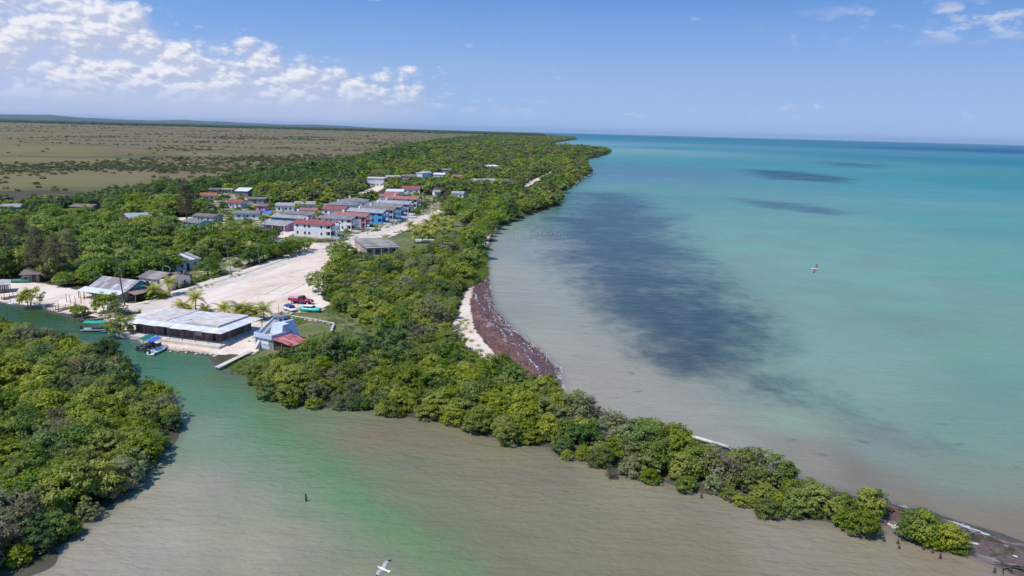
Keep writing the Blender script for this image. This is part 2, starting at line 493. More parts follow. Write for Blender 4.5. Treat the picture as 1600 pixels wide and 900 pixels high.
def land_height(pts, shore=None):
    if shore is None:
        shore = np.maximum(sdf(MAIN, pts), sdf(ISLE, pts))
    wob = (vnoise(pts[:, 0], pts[:, 1], 3.0, 1) - 0.5) * 1.3 + (vnoise(pts[:, 0], pts[:, 1], 9.0, 2) - 0.5) * 2.0
    wob *= np.clip(1 - np.abs(shore) / 14, 0, 1)
    s_ = shore + wob
    h = np.where(s_ > 0, LAND * smooth01(s_, -6, 12) * 1.0 - LAND * smooth01(np.zeros(1), -6, 12), np.maximum(s_ * 0.10, -1.5))
    top = LAND - LAND * smooth01(np.zeros(1), -6, 12)
    return np.where(s_ > 0, h * (LAND / top), h), s_


def build_land():
    pts, f = polar(rings(), angles(0.25))
    shore = np.maximum(sdf(MAIN, pts), sdf(ISLE, pts))
    keep_v = shore > -25
    z, s_ = land_height(pts, shore)
    x, y = pts[:, 0], pts[:, 1]
    d = np.hypot(x, y)
    near = d < 1500
    sand = np.zeros(len(pts)); wr = np.zeros(len(pts)); grs = np.zeros(len(pts)); forest = np.ones(len(pts)); marsh = np.zeros(len(pts))
    q = pts[near]
    sf = np.maximum.reduce([sdf(LOT, q), sdf(BANK, q)] + [sdf(a, q) for a in SIDE])
    sn = smooth01(sf, -2.5, 1.5)
    yard = smooth01(sdf(YARDS, q), -4, 4)
    bs = smooth01(np.maximum(sdf(BEACH_SAND, q), 0.5 - line_d(BEACH_LINE, q) * 0.12), -1.5, 1.5)
    sand[near] = np.maximum.reduce([sn, yard * 0.42, bs])
    lawn = np.maximum(smooth01(sdf(LAWN, q), -2, 2), smooth01(sdf(GROVE, q), -2, 2) * .9)
    lawn *= 1 - 0.55 * np.exp(-(line_d(TRACK, q) / 1.2) ** 2)
    grs[near] = np.maximum(lawn, yard * 0.8)
    wr[near] = smooth01(sdf(WRACK, q), -1.0, 2.0)
    sp = smooth01(sdf(SPIT, q), -3, 1)
    sand[near] = np.maximum(sand[near], sp * (0.30 + 0.16 * smooth01(q[:, 0], 38, 50)))
    wr[near] = np.maximum(wr[near], sp * (0.42 + 0.12 * smooth01(q[:, 0], 38, 50)))
    burnt = smooth01(sdf(BURNT, pts) / np.maximum(d, 1), -0.03, 0.02)
    marsh = smooth01(sdf(WOODLINE, pts) / np.maximum(d, 1), -0.01, 0.015)
    at = {'sand': ('FLOAT', sand), 'grassy': ('FLOAT', grs), 'wrack': ('FLOAT', wr), 'marsh': ('FLOAT', marsh), 'burnt': ('FLOAT', burnt), 'shore': ('FLOAT', np.clip(s_, -30, 60))}
    v = np.column_stack([pts, z])
    keep = keep_v[f].any(1)
    v, f, at = compact(v, f, keep, at)
    me = np_mesh('ground', v, f, at, True)
    m_ = bpy.data.materials.new('ground'); m_.use_nodes = True
    t = NT(m_.node_tree); b = t.n['Principled BSDF']
    co = t.node('ShaderNodeNewGeometry').outputs['Position']
    n1 = t.noise(co, 0.35, 6, 0.62); n2 = t.noise(co, 0.05, 5, 0.6); n3 = t.noise(co, 1.6, 4, 0.6)
    soil = t.mix(t.rng(n1, 0.3, 0.7), (0.040, 0.042, 0.022), (0.085, 0.085, 0.040))
    grass = t.mix(t.rng(n1, 0.32, 0.68), (0.105, 0.120, 0.040), (0.200, 0.185, 0.085))
    grass = t.mix(t.rng(n2, 0.42, 0.62), grass, (0.095, 0.135, 0.035))
    sandc = t.mix(t.rng(n1, 0.3, 0.72), (0.61, 0.475, 0.365), (0.735, 0.59, 0.47))
    sandc = t.mix(t.rng(t.noise(t.vm('MULTIPLY', co, (1.0, 0.3, 1.0)), 0.11, 5, 0.6, 0.5), 0.40, 0.66, 0, 0.75), sandc, (0.78, 0.665, 0.56))
    sandc = t.mix(t.rng(t.noise(co, 0.16, 6, 0.7), 0.56, 0.68, 0, 0.45), sandc, (0.34, 0.29, 0.21))
    sp_ = t.node('ShaderNodeSeparateXYZ'); t.put(sp_.inputs[0], co)
    ru = t.m('SUBTRACT', t.m('MULTIPLY', sp_.outputs[0], 0.94), t.m('MULTIPLY', sp_.outputs[1], 0.33)); rv = t.m('ADD', t.m('MULTIPLY', sp_.outputs[0], 0.33), t.m('MULTIPLY', sp_.outputs[1], 0.94))
    rut = t.noise(t.vec(t.m('MULTIPLY', ru, 1.1), t.m('MULTIPLY', rv, 0.035), 0.0), 1.0, 4, 0.6, 0.35)
    sandc = t.mix(t.rng(rut, 0.50, 0.66, 0, 0.50), sandc, (0.47, 0.375, 0.29))
    sandc = t.mix(t.rng(t.noise(co, 0.9, 3, 0.6), 0.66, 0.72, 0, 0.5), sandc, (0.33, 0.29, 0.20))
    c = t.mix(t.rng(t.m('ADD', t.attr('grassy'), t.m('MULTIPLY', t.m('SUBTRACT', n1, 0.5), 1.3)), 0.30, 0.62), soil, grass)
    c = t.mix(t.rng(t.m('ADD', t.attr('sand'), t.m('MULTIPLY', t.m('SUBTRACT', n1, 0.5), 1.1)), 0.40, 0.62), c, sandc)
    # marsh: brown sawgrass plain with greener and darker stretches
    pm = t.vm('MULTIPLY', co, (1.0, 0.45, 1.0))
    mar = t.mix(t.rng(t.noise(pm, 0.012, 6, 0.62), 0.36, 0.66), (0.132, 0.101, 0.048), (0.215, 0.160, 0.084))
    mar = t.mix(t.rng(t.noise(pm, 0.0030, 6, 0.6, 0.6), 0.45, 0.60, 0, 0.75), mar, (0.165, 0.152, 0.052))
    mar = t.mix(t.rng(t.noise(t.vm('MULTIPLY', co, (0.4, 1.0, 1.0)), 0.0042, 6, 0.68, 0.4), 0.50, 0.64, 0, 0.8), mar, (0.070, 0.078, 0.036))
    mar = t.mix(t.rng(t.noise(co, 0.0016, 4, 0.6), 0.46, 0.64, 0, 0.6), mar, (0.165, 0.124, 0.080))
    mar = t.mix(t.rng(t.m('ADD', t.attr('burnt'), t.m('MULTIPLY', t.m('SUBTRACT', t.noise(pm, 0.02, 5, 0.6), 0.5), 0.9)), 0.35, 0.7, 0, 0.85), mar, (0.062, 0.050, 0.042))
    c = t.mix(t.attr('marsh'), c, mar)
    # brown and purple seaweed cast up along the beach, in lines parallel to the water
    sh = t.attr('shore')
    shw = t.m('ADD', sh, t.m('MULTIPLY', t.m('SUBTRACT', t.noise(co, 0.22, 4, 0.6), 0.5), 5.0))
    ws = t.noise(t.vec(t.m('MULTIPLY', shw, 0.9), t.m('MULTIPLY', n1, 0.6), 0.0), 1.3, 5, 0.65)
    wcol = t.mix(t.rng(ws, 0.36, 0.64), (0.105, 0.052, 0.045), (0.235, 0.115, 0.080))
    wcol = t.mix(t.rng(shw, 6.0, 3.0, 0, 0.85), wcol, (0.085, 0.056, 0.068))
    wcol = t.mix(t.rng(n3, 0.45, 0.75, 0, 0.6), wcol, (0.150, 0.098, 0.100))
    wcol = t.mix(t.rng(t.noise(t.vec(t.m('MULTIPLY', shw, 0.6), t.m('MULTIPLY', n2, 2.0), 3.0), 1.1, 4, 0.6), 0.56, 0.66, 0, 0.7), wcol, (0.36, 0.28, 0.25))
    c = t.mix(t.rng(t.m('ADD', t.attr('wrack'), t.m('MULTIPLY', t.m('SUBTRACT', n1, 0.5), 1.2)), 0.40, 0.62), c, wcol)
    # wet margin
    wet = t.rng(sh, 0.2, 2.2, 1.0, 0.0)
    c = t.mix(t.m('MULTIPLY', wet, 0.6), c, (0.090, 0.078, 0.066))
    t.put(b.inputs['Base Color'], c)
    t.put(b.inputs['Roughness'], t.rng(sh, 0.0, 1.5, 0.45, 0.95))
    b.inputs['Specular IOR Level'].default_value = 0.2
    bn = t.node('ShaderNodeBump'); bn.inputs['Strength'].default_value = 0.5; bn.inputs['Distance'].default_value = 0.25
    t.put(bn.inputs['Height'], n3); t.l.new(bn.outputs[0], b.inputs['Normal'])
    T(link('ground', me, None, m_), kind='structure')


WATER_PX = [  # where it was read off, and the water's own colour there (mud, sand or weed showing through)
    ((120, 880), (0.3136, 0.2724, 0.2027)),
    ((250, 850), (0.3305, 0.2969, 0.2119)),
    ((330, 740), (0.2546, 0.2287, 0.1640)),
    ((260, 760), (0.3068, 0.2659, 0.1971)),
    ((420, 860), (0.3175, 0.2808, 0.1916)),
    ((280, 570), (0.0549, 0.1555, 0.0736)),
    ((200, 535), (0.0364, 0.1127, 0.0781)),
    ((120, 512), (0.0425, 0.0927, 0.0436)),
    ((30, 485), (0.0256, 0.0744, 0.0176)),
    ((320, 570), (0.0495, 0.0994, 0.0520)),
    ((370, 600), (0.0926, 0.1246, 0.0488)),
    ((560, 690), (0.2065, 0.1374, 0.0968)),
    ((660, 700), (0.2046, 0.1584, 0.0981)),
    ((760, 740), (0.1974, 0.1609, 0.0974)),
    ((800, 800), (0.1963, 0.1650, 0.1054)),
    ((900, 860), (0.2001, 0.1767, 0.1033)),
    ((1000, 780), (0.2228, 0.1919, 0.1258)),
    ((1100, 850), (0.2001, 0.1675, 0.0968)),
    ((1300, 880), (0.2171, 0.1843, 0.1249)),
    ((1200, 820), (0.2391, 0.2067, 0.1475)),
    ((1500, 890), (0.2169, 0.1722, 0.1197)),
    ((790, 440), (0.3227, 0.3053, 0.2302)),
    ((850, 500), (0.2943, 0.2810, 0.2077)),
    ((830, 400), (0.2975, 0.3071, 0.2477)),
    ((900, 560), (0.3069, 0.2798, 0.2019)),
    ((950, 610), (0.3056, 0.2731, 0.1960)),
    ((1050, 640), (0.2856, 0.2691, 0.2027)),
    ((1150, 690), (0.2749, 0.2687, 0.2034)),
    ((1250, 650), (0.2166, 0.2758, 0.1910)),
    ((1250, 730), (0.2240, 0.2090, 0.1507)),
    ((1400, 720), (0.1696, 0.2158, 0.1698)),
    ((1500, 760), (0.1789, 0.2197, 0.1581)),
    ((1350, 620), (0.1949, 0.2970, 0.2032)),
    ((1500, 640), (0.1627, 0.2831, 0.1845)),
    ((1300, 540), (0.1801, 0.2730, 0.1936)),
    ((1500, 520), (0.1539, 0.2751, 0.1734)),
    ((1400, 450), (0.1656, 0.3015, 0.2003)),
    ((1580, 420), (0.1097, 0.2904, 0.1803)),
    ((1250, 420), (0.1676, 0.2807, 0.1956)),
    ((1150, 380), (0.1560, 0.2937, 0.1938)),
    ((1300, 350), (0.1343, 0.2864, 0.1853)),
    ((1500, 350), (0.0726, 0.2507, 0.1731)),
    ((1580, 600), (0.1323, 0.2523, 0.1655)),
    ((1100, 310), (0.0986, 0.2377, 0.1748)),
    ((1000, 270), (0.0888, 0.1769, 0.1953)),
    ((1200, 260), (0.0644, 0.2269, 0.2215)),
    ((1400, 290), (0.0594, 0.2389, 0.2078)),
    ((1550, 290), (0.0327, 0.2081, 0.1907)),
    ((1300, 240), (0.0507, 0.1883, 0.2261)),
    ((1500, 250), (0.0266, 0.1694, 0.2003)),
    ((1580, 236), (0.0145, 0.0870, 0.1557)),
    ((1100, 232), (0.0651, 0.2176, 0.2380)),
    ((980, 235), (0.1520, 0.2876, 0.2754)),
    ((920, 225), (0.1457, 0.2638, 0.2877)),
    ((1200, 224), (0.0331, 0.1703, 0.2302)),
    ((950, 213), (0.0211, 0.1397, 0.1710)),
    ((1215, 702), (0.2049, 0.1857, 0.1313)),
    ((1330, 742), (0.1767, 0.1434, 0.1000)),
    ((1450, 782), (0.1958, 0.1556, 0.1016)),
    ((1570, 818), (0.2108, 0.1638, 0.1031)),
    ((1000, 860), (0.2011, 0.1702, 0.0984)),
    ((850, 740), (0.1787, 0.1540, 0.1032)),
    ((300, 585), (0.0638, 0.1771, 0.1068)),
    ((340, 620), (0.0853, 0.1910, 0.1023)),
    ((390, 650), (0.0829, 0.1932, 0.0797)),
    ((430, 675), (0.0819, 0.2099, 0.0841)),
    ((470, 700), (0.0808, 0.1997, 0.0768)),
    ((510, 730), (0.0820, 0.2059, 0.0673)),
    ((550, 760), (0.0857, 0.2121, 0.0816)),
    ((590, 790), (0.0974, 0.2334, 0.0855)),
    ((630, 820), (0.1173, 0.2265, 0.0809)),
    ((670, 850), (0.1245, 0.2129, 0.0892)),
    ((710, 880), (0.1223, 0.1887, 0.0935)),
    ((740, 897), (0.1310, 0.1929, 0.0935)),
    ((330, 665), (0.1985, 0.2575, 0.1605)),
    ((370, 690), (0.1767, 0.2324, 0.1383)),
    ((420, 722), (0.1688, 0.2238, 0.1395)),
    ((480, 765), (0.1843, 0.2253, 0.1432)),
    ((540, 810), (0.2086, 0.2295, 0.1395)),
    ((600, 860), (0.1813, 0.1947, 0.1217)),
    ((630, 892), (0.1975, 0.1988, 0.1222)),
    ((430, 645), (0.1392, 0.1790, 0.1009)),
    ((465, 665), (0.1831, 0.1682, 0.1051)),
    ((510, 690), (0.1983, 0.1601, 0.0929)),
    ((560, 722), (0.1870, 0.1502, 0.0943)),
    ((620, 758), (0.1828, 0.1601, 0.0880)),
    ((690, 805), (0.1743, 0.1535, 0.0860)),
    ((760, 855), (0.1858, 0.1732, 0.0923)),
    ((800, 890), (0.1712, 0.1558, 0.0936)),
    ((480, 830), (0.2775, 0.2570, 0.1654)),
    ((560, 885), (0.2291, 0.2106, 0.1415)),
    ((400, 780), (0.2670, 0.2454, 0.1718)),
]
GRASSBEDS = [GP(p, 0.0) for p in (
    [(895, 300), (985, 303), (1045, 335), (1080, 390), (1135, 440), (1200, 500), (1215, 545), (1150, 585), (1060, 592), (1000, 560), (950, 505), (915, 455), (885, 420), (868, 385), (845, 365), (850, 340), (875, 318)],
    [(1165, 265), (1240, 268), (1330, 280), (1310, 286), (1210, 280)], [(1150, 310), (1240, 318), (1330, 332), (1300, 335), (1200, 324)], [(1290, 253), (1380, 258), (1360, 262), (1310, 260)],
    [(1200, 560), (1320, 600), (1450, 665), (1520, 710), (1420, 700), (1290, 660), (1180, 610)], [(790, 372), (850, 345), (880, 372), (930, 470), (990, 560), (930, 530), (870, 460), (815, 410)], [(1060, 575), (1180, 560), (1300, 600), (1280, 640), (1150, 625)])]
GRASS_W = [0.92, 0.78, 0.70, 0.55, 0.38, 0.36, 0.48]


def build_water():
    rr = [5.0]
    while rr[-1] < 60000:
        q = rr[-1]; rr.append(q + (3.0 if q < 40 else max(1.2, q * 0.010) if q < 6000 else q * 0.05))
    pts, f = polar(np.array(rr), angles(0.4))
    shore = -np.maximum(sdf(MAIN, pts), sdf(ISLE, pts))
    W = np.array([G(*p, 0.0) for p, c in WATER_PX]); C = np.array([c for p, c in WATER_PX])
    def lp(p):
        return np.stack([np.arctan2(p[:, 0], p[:, 1]) * 1.2, np.log(np.hypot(p[:, 0], p[:, 1]))], 1)
    A, B = lp(pts), lp(W)
    wob = np.stack([vnoise(pts[:, 0], pts[:, 1], 14, 5), vnoise(pts[:, 0], pts[:, 1], 14, 6)], 1) - 0.5
    A = A + wob * np.array([0.05, 0.08]) * np.clip(400 / np.hypot(pts[:, 0], pts[:, 1]), 0, 1)[:, None]
    # neighbouring basins do not mix: the creek side and the sea side are divided by the spit
    sea = lambda p: (np.interp(p[:, 0], [-12, 9, 20, 30, 40, 50, 60, 90], [117, 112, 101, 93, 86, 78, 71, 55]) < p[:, 1]) & (p[:, 0] > -14)
    sa, sb = sea(pts), sea(W)
    num = np.zeros((len(pts), 3)); den = np.zeros(len(pts))
    for k in range(len(W)):
        d2 = ((A - B[k]) ** 2).sum(1)
        w = 1 / (d2 + 0.0018) ** 1.6 * np.where(sa == sb[k], 1.0, 1e-5)
        num += w[:, None] * C[k]; den += w
    col = num / den[:, None]
    bed = np.zeros(len(pts)); dist = np.hypot(pts[:, 0], pts[:, 1])
    for k_, (poly, wt) in enumerate(zip(GRASSBEDS, GRASS_W)):
        bed = np.maximum(bed, wt * smooth01(sdf(poly, pts) / dist, -0.045 if k_ in (1, 2, 3) else -0.085, 0.03 if k_ in (1, 2, 3) else 0.085))
    at = {'tint': ('FLOAT_COLOR', np.column_stack([col, np.ones(len(col))])), 'bed': ('FLOAT', bed), 'shore': ('FLOAT', np.clip(shore, -5, 60)), 'dist': ('FLOAT', dist), 'open_sea': ('FLOAT', sa.astype(float))}
    v = np.column_stack([pts, np.zeros(len(pts))])
    keep = (shore > -40)[f].any(1)
    v, f, at = compact(v, f, keep, at)
    me = np_mesh('water', v, f, at, True)
    m_ = bpy.data.materials.new('water'); m_.use_nodes = True
    t = NT(m_.node_tree); b = t.n['Principled BSDF']
    co = t.node('ShaderNodeNewGeometry').outputs['Position']
    big = t.noise(co, 0.030, 6, 0.62, 0.4)
    fine = t.noise(t.vm('MULTIPLY', co, (1.0, 0.8, 1.0)), 0.20, 5, 0.65)
    far = t.noise(t.vm('MULTIPLY', co, (0.25, 1.0, 1.0)), 0.010, 5, 0.6)
    c = t.attr('tint', 'Color')
    c = t.hsv(c, 0.5, t.rng(big, 0.3, 0.7, 0.92, 1.10), t.rng(big, 0.3, 0.7, 0.90, 1.08))
    c = t.hsv(c, 0.5, 1.0, t.rng(far, 0.3, 0.7, 0.93, 1.06))
    bedf = t.m('ADD', t.attr('bed'), t.m('MULTIPLY', t.m('ADD', t.m('MULTIPLY', t.m('SUBTRACT', big, 0.5), 1.5), t.m('MULTIPLY', t.m('SUBTRACT', fine, 0.5), 0.9)), t.rng(t.attr('bed'), 0.02, 0.35)))
    c = t.mix(t.rng(bedf, 0.04, 1.0, 0, 0.90), c, (0.018, 0.040, 0.052))
    # loose mottled weed near the shore
    spots = t.m('MULTIPLY', t.rng(t.noise(t.vm('MULTIPLY', co, (0.55, 1.0, 1.0)), 0.26, 4, 0.55), 0.62, 0.70), t.m('MULTIPLY', t.rng(t.attr('shore'), 3, 10), t.rng(t.attr('shore'), 50, 25)))
    c = t.mix(t.m('MULTIPLY', t.m('MULTIPLY', spots, t.attr('open_sea')), t.rng(t.attr('dist'), 700, 250, 0, 0.42)), c, (0.06, 0.07, 0.08))
    c = t.mix(t.rng(t.attr('shore'), 2.0, -0.5, 0, 0.55), c, (0.13, 0.11, 0.095))
    t.put(b.inputs['Base Color'], c)
    t.put(b.inputs['Roughness'], t.rng(t.attr('dist'), 200, 1500, 0.20, 0.36))
    b.inputs['IOR'].default_value = 1.33
    t.put(b.inputs['Specular IOR Level'], t.rng(t.attr('dist'), 200, 1500, 0.22, 0.06))
    wv = t.noise(t.vm('MULTIPLY', co, (0.55, 1.0, 1.0)), 1.1, 4, 0.6, 0.3)
    wv2 = t.noise(t.vm('MULTIPLY', co, (0.35, 1.0, 1.0)), 0.35, 3, 0.5, 0.2)
    bn = t.node('ShaderNodeBump'); bn.inputs['Distance'].default_value = 0.7
    t.put(bn.inputs['Strength'], t.rng(t.attr('dist'), 120, 1000, 0.62, 0.5))
    t.put(bn.inputs['Height'], t.m('ADD', t.m('MULTIPLY', wv, 0.6), wv2)); t.l.new(bn.outputs[0], b.inputs['Normal'])
    T(link('water', me, None, m_), kind='structure')


build_land()
build_water()


def build_hills():
    n = 160
    for k, (dist, hmax, seed, a0, a1) in enumerate(((33000, 190, 3, -50, -2), (41000, 300, 8, -50, -8))):
        v = []; f = []
        for i in range(n + 1):
            a = R(a0 + (a1 - a0) * i / n)
            h = hmax * (0.25 + 0.75 * float(vnoise([i * 1.0], [0.0], 17, seed)[0])) * (0.75 + 0.25 * float(vnoise([i * 1.0], [0.0], 5, seed + 1)[0])) * min(1, (n - i) / 60)
            for dd, hh in ((-3500, -5), (-1200, h * 0.55), (0, h), (3500, -5)):
                v.append((math.sin(a) * (dist + dd), math.cos(a) * (dist + dd), hh))
        for i in range(n):
            for j in range(3):
                b = i * 4 + j
                f.append((b, b + 4, b + 5, b + 1))
        me = np_mesh('hills', v, f, None, True)
        T(link('hills', me, None, mat('hill_forest', (0.06, 0.085, 0.05), 0.95, 0.3, 0.0005)), kind='structure')


build_hills()

# ------------------------------------------------------------------ roads, pavement
SANDROAD = mat('packed_sand', (0.60, 0.515, 0.43), 0.95, 0.12, 0.25, 0.15, dirt=((0.48, 0.40, 0.33), 0.6))


def ribbon(line, half, z, name, m_, jit=0.0, thick=0.0):
    """a sheet (or a raised kerb) that follows a centre line of ground points"""
    line = np.asarray(line); v = []; f = []
    dense = [line[0]]
    for a, b in zip(line[:-1], line[1:]):
        n = max(1, int(np.hypot(*(b - a)) / 3.0))
        dense += [a + (b - a) * (i + 1) / n for i in range(n)]
    L = np.array(dense)
    tan = np.gradient(L, axis=0); tan /= np.linalg.norm(tan, axis=1)[:, None]
    nor = np.stack([-tan[:, 1], tan[:, 0]], 1)
    mb = MB()
    l_, r_ = [], []
    for p, n in zip(L, nor):
        l_.append(p + n * (half + rnd.uniform(-jit, jit))); r_.append(p - n * (half + rnd.uniform(-jit, jit)))
    for i in range(len(L) - 1):
        q = [l_[i], r_[i], r_[i + 1], l_[i + 1]]
        if thick:
            mb.hexa([(*c, z - 0.05) for c in q] + [(*c, z + thick) for c in q])
        else:
            mb.add([(*c, z) for c in q], [(0, 1, 2, 3)])
    return mb.build(name, m_)


T(ribbon(GP([(205, 487), (232, 478), (300, 456), (400, 425), (470, 399), (530, 386), (565, 373), (625, 352), (690, 331)]), 3.2, LAND + 0.006, 'road', SANDROAD, 0.35), kind='structure')
KERBLINE = GP([(228, 472), (262, 463), (300, 451), (350, 436), (400, 420), (440, 406), (480, 391)])
T(ribbon(KERBLINE, 0.75, LAND, 'pavement', PALECONC, 0.02, 0.13), kind='structure')
T(ribbon(GP([(452, 378), (500, 381), (528, 379), (545, 373), (566, 365.5), (596, 355.5), (622, 347.5), (650, 338)]), 0.9, LAND, 'pavement', PALECONC, 0.02, 0.13), kind='structure')
T(ribbon(GP([(575, 384), (600, 374.5), (625, 364), (650, 354)]), 0.35, LAND, 'kerb', PALECONC, 0.02, 0.15), kind='structure')

# ------------------------------------------------------------------ houses


def wall_mat(name, col, dirt=0.4):
    return mat('wall_' + name, col, 0.8, 0.08, 0.7, 0.25, dirt=(tuple(c * 0.6 for c in col), dirt))


WALLS = {
    'white': wall_mat('white', (0.78, 0.76, 0.76)), 'cream': wall_mat('cream', (0.72, 0.66, 0.55)), 'grey': wall_mat('grey', (0.46, 0.45, 0.46)), 'palegrey': wall_mat('palegrey', (0.60, 0.58, 0.60)),
    'blue': wall_mat('blue', (0.08, 0.19, 0.48)), 'brightblue': wall_mat('brightblue', (0.08, 0.36, 0.68)), 'cyan': wall_mat('cyan', (0.10, 0.46, 0.66)), 'red': wall_mat('red', (0.45, 0.035, 0.06)),
    'turquoise': wall_mat('turquoise', (0.12, 0.62, 0.60)), 'pink': wall_mat('pink', (0.72, 0.28, 0.50)), 'lightblue': wall_mat('lightblue', (0.36, 0.52, 0.72)), 'teal': wall_mat('teal', (0.06, 0.30, 0.36)),
    'yellow': wall_mat('yellow', (0.74, 0.64, 0.42)), 'bluegrey': wall_mat('bluegrey', (0.30, 0.40, 0.52)), 'plank': mat('grey_planks', (0.30, 0.27, 0.26), 0.9, 0.3, 1.0, 0.2, streak=((0.16, 0.13, 0.12), 0.7, (9.0, 9.0, 0.3))),
    'ruin': mat('ruined_render', (0.42, 0.36, 0.31), 0.95, 0.3, 0.8, 0.15, dirt=((0.20, 0.17, 0.15), 0.8)),
}
SHEET = [mat('weathered_sheet_%d' % i, c, 0.75, 0.2, 0.6, 0.3, streak=((0.20, 0.15, 0.13), 0.6, (0.4, 2.5, 1.0))) for i, c in enumerate(((0.34, 0.31, 0.31), (0.42, 0.40, 0.41), (0.27, 0.235, 0.23), (0.50, 0.48, 0.49)))]
WHITESHEET = mat('pale_sheet', (0.66, 0.67, 0.72), 0.6, 0.12, 0.5, 0.35, dirt=((0.48, 0.46, 0.46), 0.5))


def window(parent, face, u, z, w, h, L, D, m_frame=WHITE):
    """a framed opening on a wall: face f(ront), b(ack), l(eft), r(ight) of a box 0..L by 0..D"""
    def put(mb, a0, a1, z0, z1, d0, d1):
        if face == 'f': mb.box(a0, a1, -d1, -d0, z0, z1)
        elif face == 'b': mb.box(a0, a1, D + d0, D + d1, z0, z1)
        elif face == 'l': mb.box(-d1, -d0, a0, a1, z0, z1)
        else: mb.box(L + d0, L + d1, a0, a1, z0, z1)
    p = MB(); put(p, u - w / 2, u + w / 2, z, z + h, -0.05, 0.012)
    pane = p.build('window', GLASS, parent)
    q = MB(); e = 0.09
    put(q, u - w / 2 - e, u + w / 2 + e, z + h, z + h + e, -0.02, 0.05)
    put(q, u - w / 2 - e, u + w / 2 + e, z - e, z, -0.02, 0.09)
    put(q, u - w / 2 - e, u - w / 2, z, z + h, -0.02, 0.05)
    put(q, u + w / 2, u + w / 2 + e, z, z + h, -0.02, 0.05)
    q.build('frame', m_frame, pane)
    return pane


def door(parent, face, u, L, D, m_=DARKWOOD, w=0.95, h=2.05, z=0.0):
    p = MB()
    if face == 'f': p.box(u - w / 2, u + w / 2, -0.045, 0.03, z, z + h)
    elif face == 'r': p.box(L - 0.03, L + 0.045, u - w / 2, u + w / 2, z, z + h)
    elif face == 'l': p.box(-0.045, 0.03, u - w / 2, u + w / 2, z, z + h)
    return p.build('door', m_, parent)


def roof(parent, kind, L, D, h, m_, rise=1.1, ov=0.45, th=0.10):
    mb = MB(); x0, x1, y0, y1 = -ov, L + ov, -ov, D + ov
    if kind == 'flat':
        mb.box(x0, x1, y0, y1, h + 0.003, h + 0.22)
    elif kind == 'gx':       # ridge along the front
        s = rise / (D / 2); e = h - s * ov + th
        mb.slab([(x0, y0, e), (x1, y0, e), (x1, D / 2, h + rise + th), (x0, D / 2, h + rise + th)], th)
        mb.slab([(x0, D / 2, h + rise + th), (x1, D / 2, h + rise + th), (x1, y1, e), (x0, y1, e)], th)
    elif kind == 'gy':
        s = rise / (L / 2); e = h - s * ov + th
        mb.slab([(x0, y0, e), (L / 2, y0, h + rise + th), (L / 2, y1, h + rise + th), (x0, y1, e)], th)
        mb.slab([(L / 2, y0, h + rise + th), (x1, y0, e), (x1, y1, e), (L / 2, y1, h + rise + th)], th)
    elif kind == 'hip':
        e = h + 0.01; a = min(L, D) / 2
        r0, r1 = ((a, D / 2), (L - a, D / 2)) if L >= D else ((L / 2, a), (L / 2, D - a))
        A, B, C, E_ = (x0, y0, e), (x1, y0, e), (x1, y1, e), (x0, y1, e); P_, Q_ = (*r0, h + rise), (*r1, h + rise)
        if L >= D: mb.add([A, B, C, E_, P_, Q_], [(0, 1, 5, 4), (1, 2, 5), (2, 3, 4, 5), (3, 0, 4), (3, 2, 1, 0)])
        else: mb.add([A, B, C, E_, P_, Q_], [(0, 1, 4), (1, 2, 5, 4), (2, 3, 5), (3, 0, 4, 5), (3, 2, 1, 0)])
    elif kind == 'shed':
        mb.slab([(x0, y0, h + th - 0.05), (x1, y0, h + th - 0.05), (x1, y1, h + rise + th), (x0, y1, h + rise + th)], th)
    rf = mb.build('roof', m_, parent)
    # rolls over the sheet joints
    j = MB(); n = max(3, int(L / 1.1))
    if kind in ('gx', 'shed'):
        s = rise / (D / 2) if kind == 'gx' else rise / D
        for i in range(1, n):
            x = x0 + (x1 - x0) * i / n
            zt = lambda y: h + th + 0.004 + (s * y if kind == 'shed' else rise - abs(y - D / 2) * s) - (0.05 if kind == 'shed' else 0)
            for a, b in ((y0, D / 2), (D / 2, y1)) if kind == 'gx' else ((y0, y1),):
                j.hexa([(x - .05, a, zt(a) - .03), (x + .05, a, zt(a) - .03), (x + .05, b, zt(b) - .03), (x - .05, b, zt(b) - .03),
                        (x - .05, a, zt(a) + .035), (x + .05, a, zt(a) + .035), (x + .05, b, zt(b) + .035), (x - .05, b, zt(b) + .035)])
        j.build('joint_roll', m_, rf)
    return rf


def walls(parent, L, D, h, m_, kind='flat', rise=1.1):
    mb = MB().box(0, L, 0, D, -0.3, h)
    if kind == 'gx':
        for x in (0, L):
            mb.add([(x, 0, h), (x, D, h), (x, D / 2, h + rise)], [(0, 1, 2) if x else (2, 1, 0)])
    elif kind == 'gy':
        for y in (0, D):
            mb.add([(0, y, h), (L, y, h), (L / 2, y, h + rise)], [(0, 1, 2) if not y else (2, 1, 0)])
    elif kind == 'shed':
        mb.hexa([(0, 0, h - .01), (L, 0, h - .01), (L, D, h - .01), (0, D, h - .01), (0, 0, h), (L, 0, h), (L, D, h + rise), (0, D, h + rise)])
    return mb.build('wall', m_, parent)


FOOT = []   # footprints, so that no tree grows through a house


def place(name, a, b, D):
    """root at the front left corner; local x runs along the visible front, local y away from the viewer"""
    p, q = G(*a), G(*b)
    L = float(np.hypot(*(q - p))); rz = math.atan2(q[1] - p[1], q[0] - p[0])
    u = (q - p) / L; n = np.array([-u[1], u[0]])
    FOOT.append(np.array([p, q, q + n * D, p + n * D]))
    return empty(name, p, rz), L


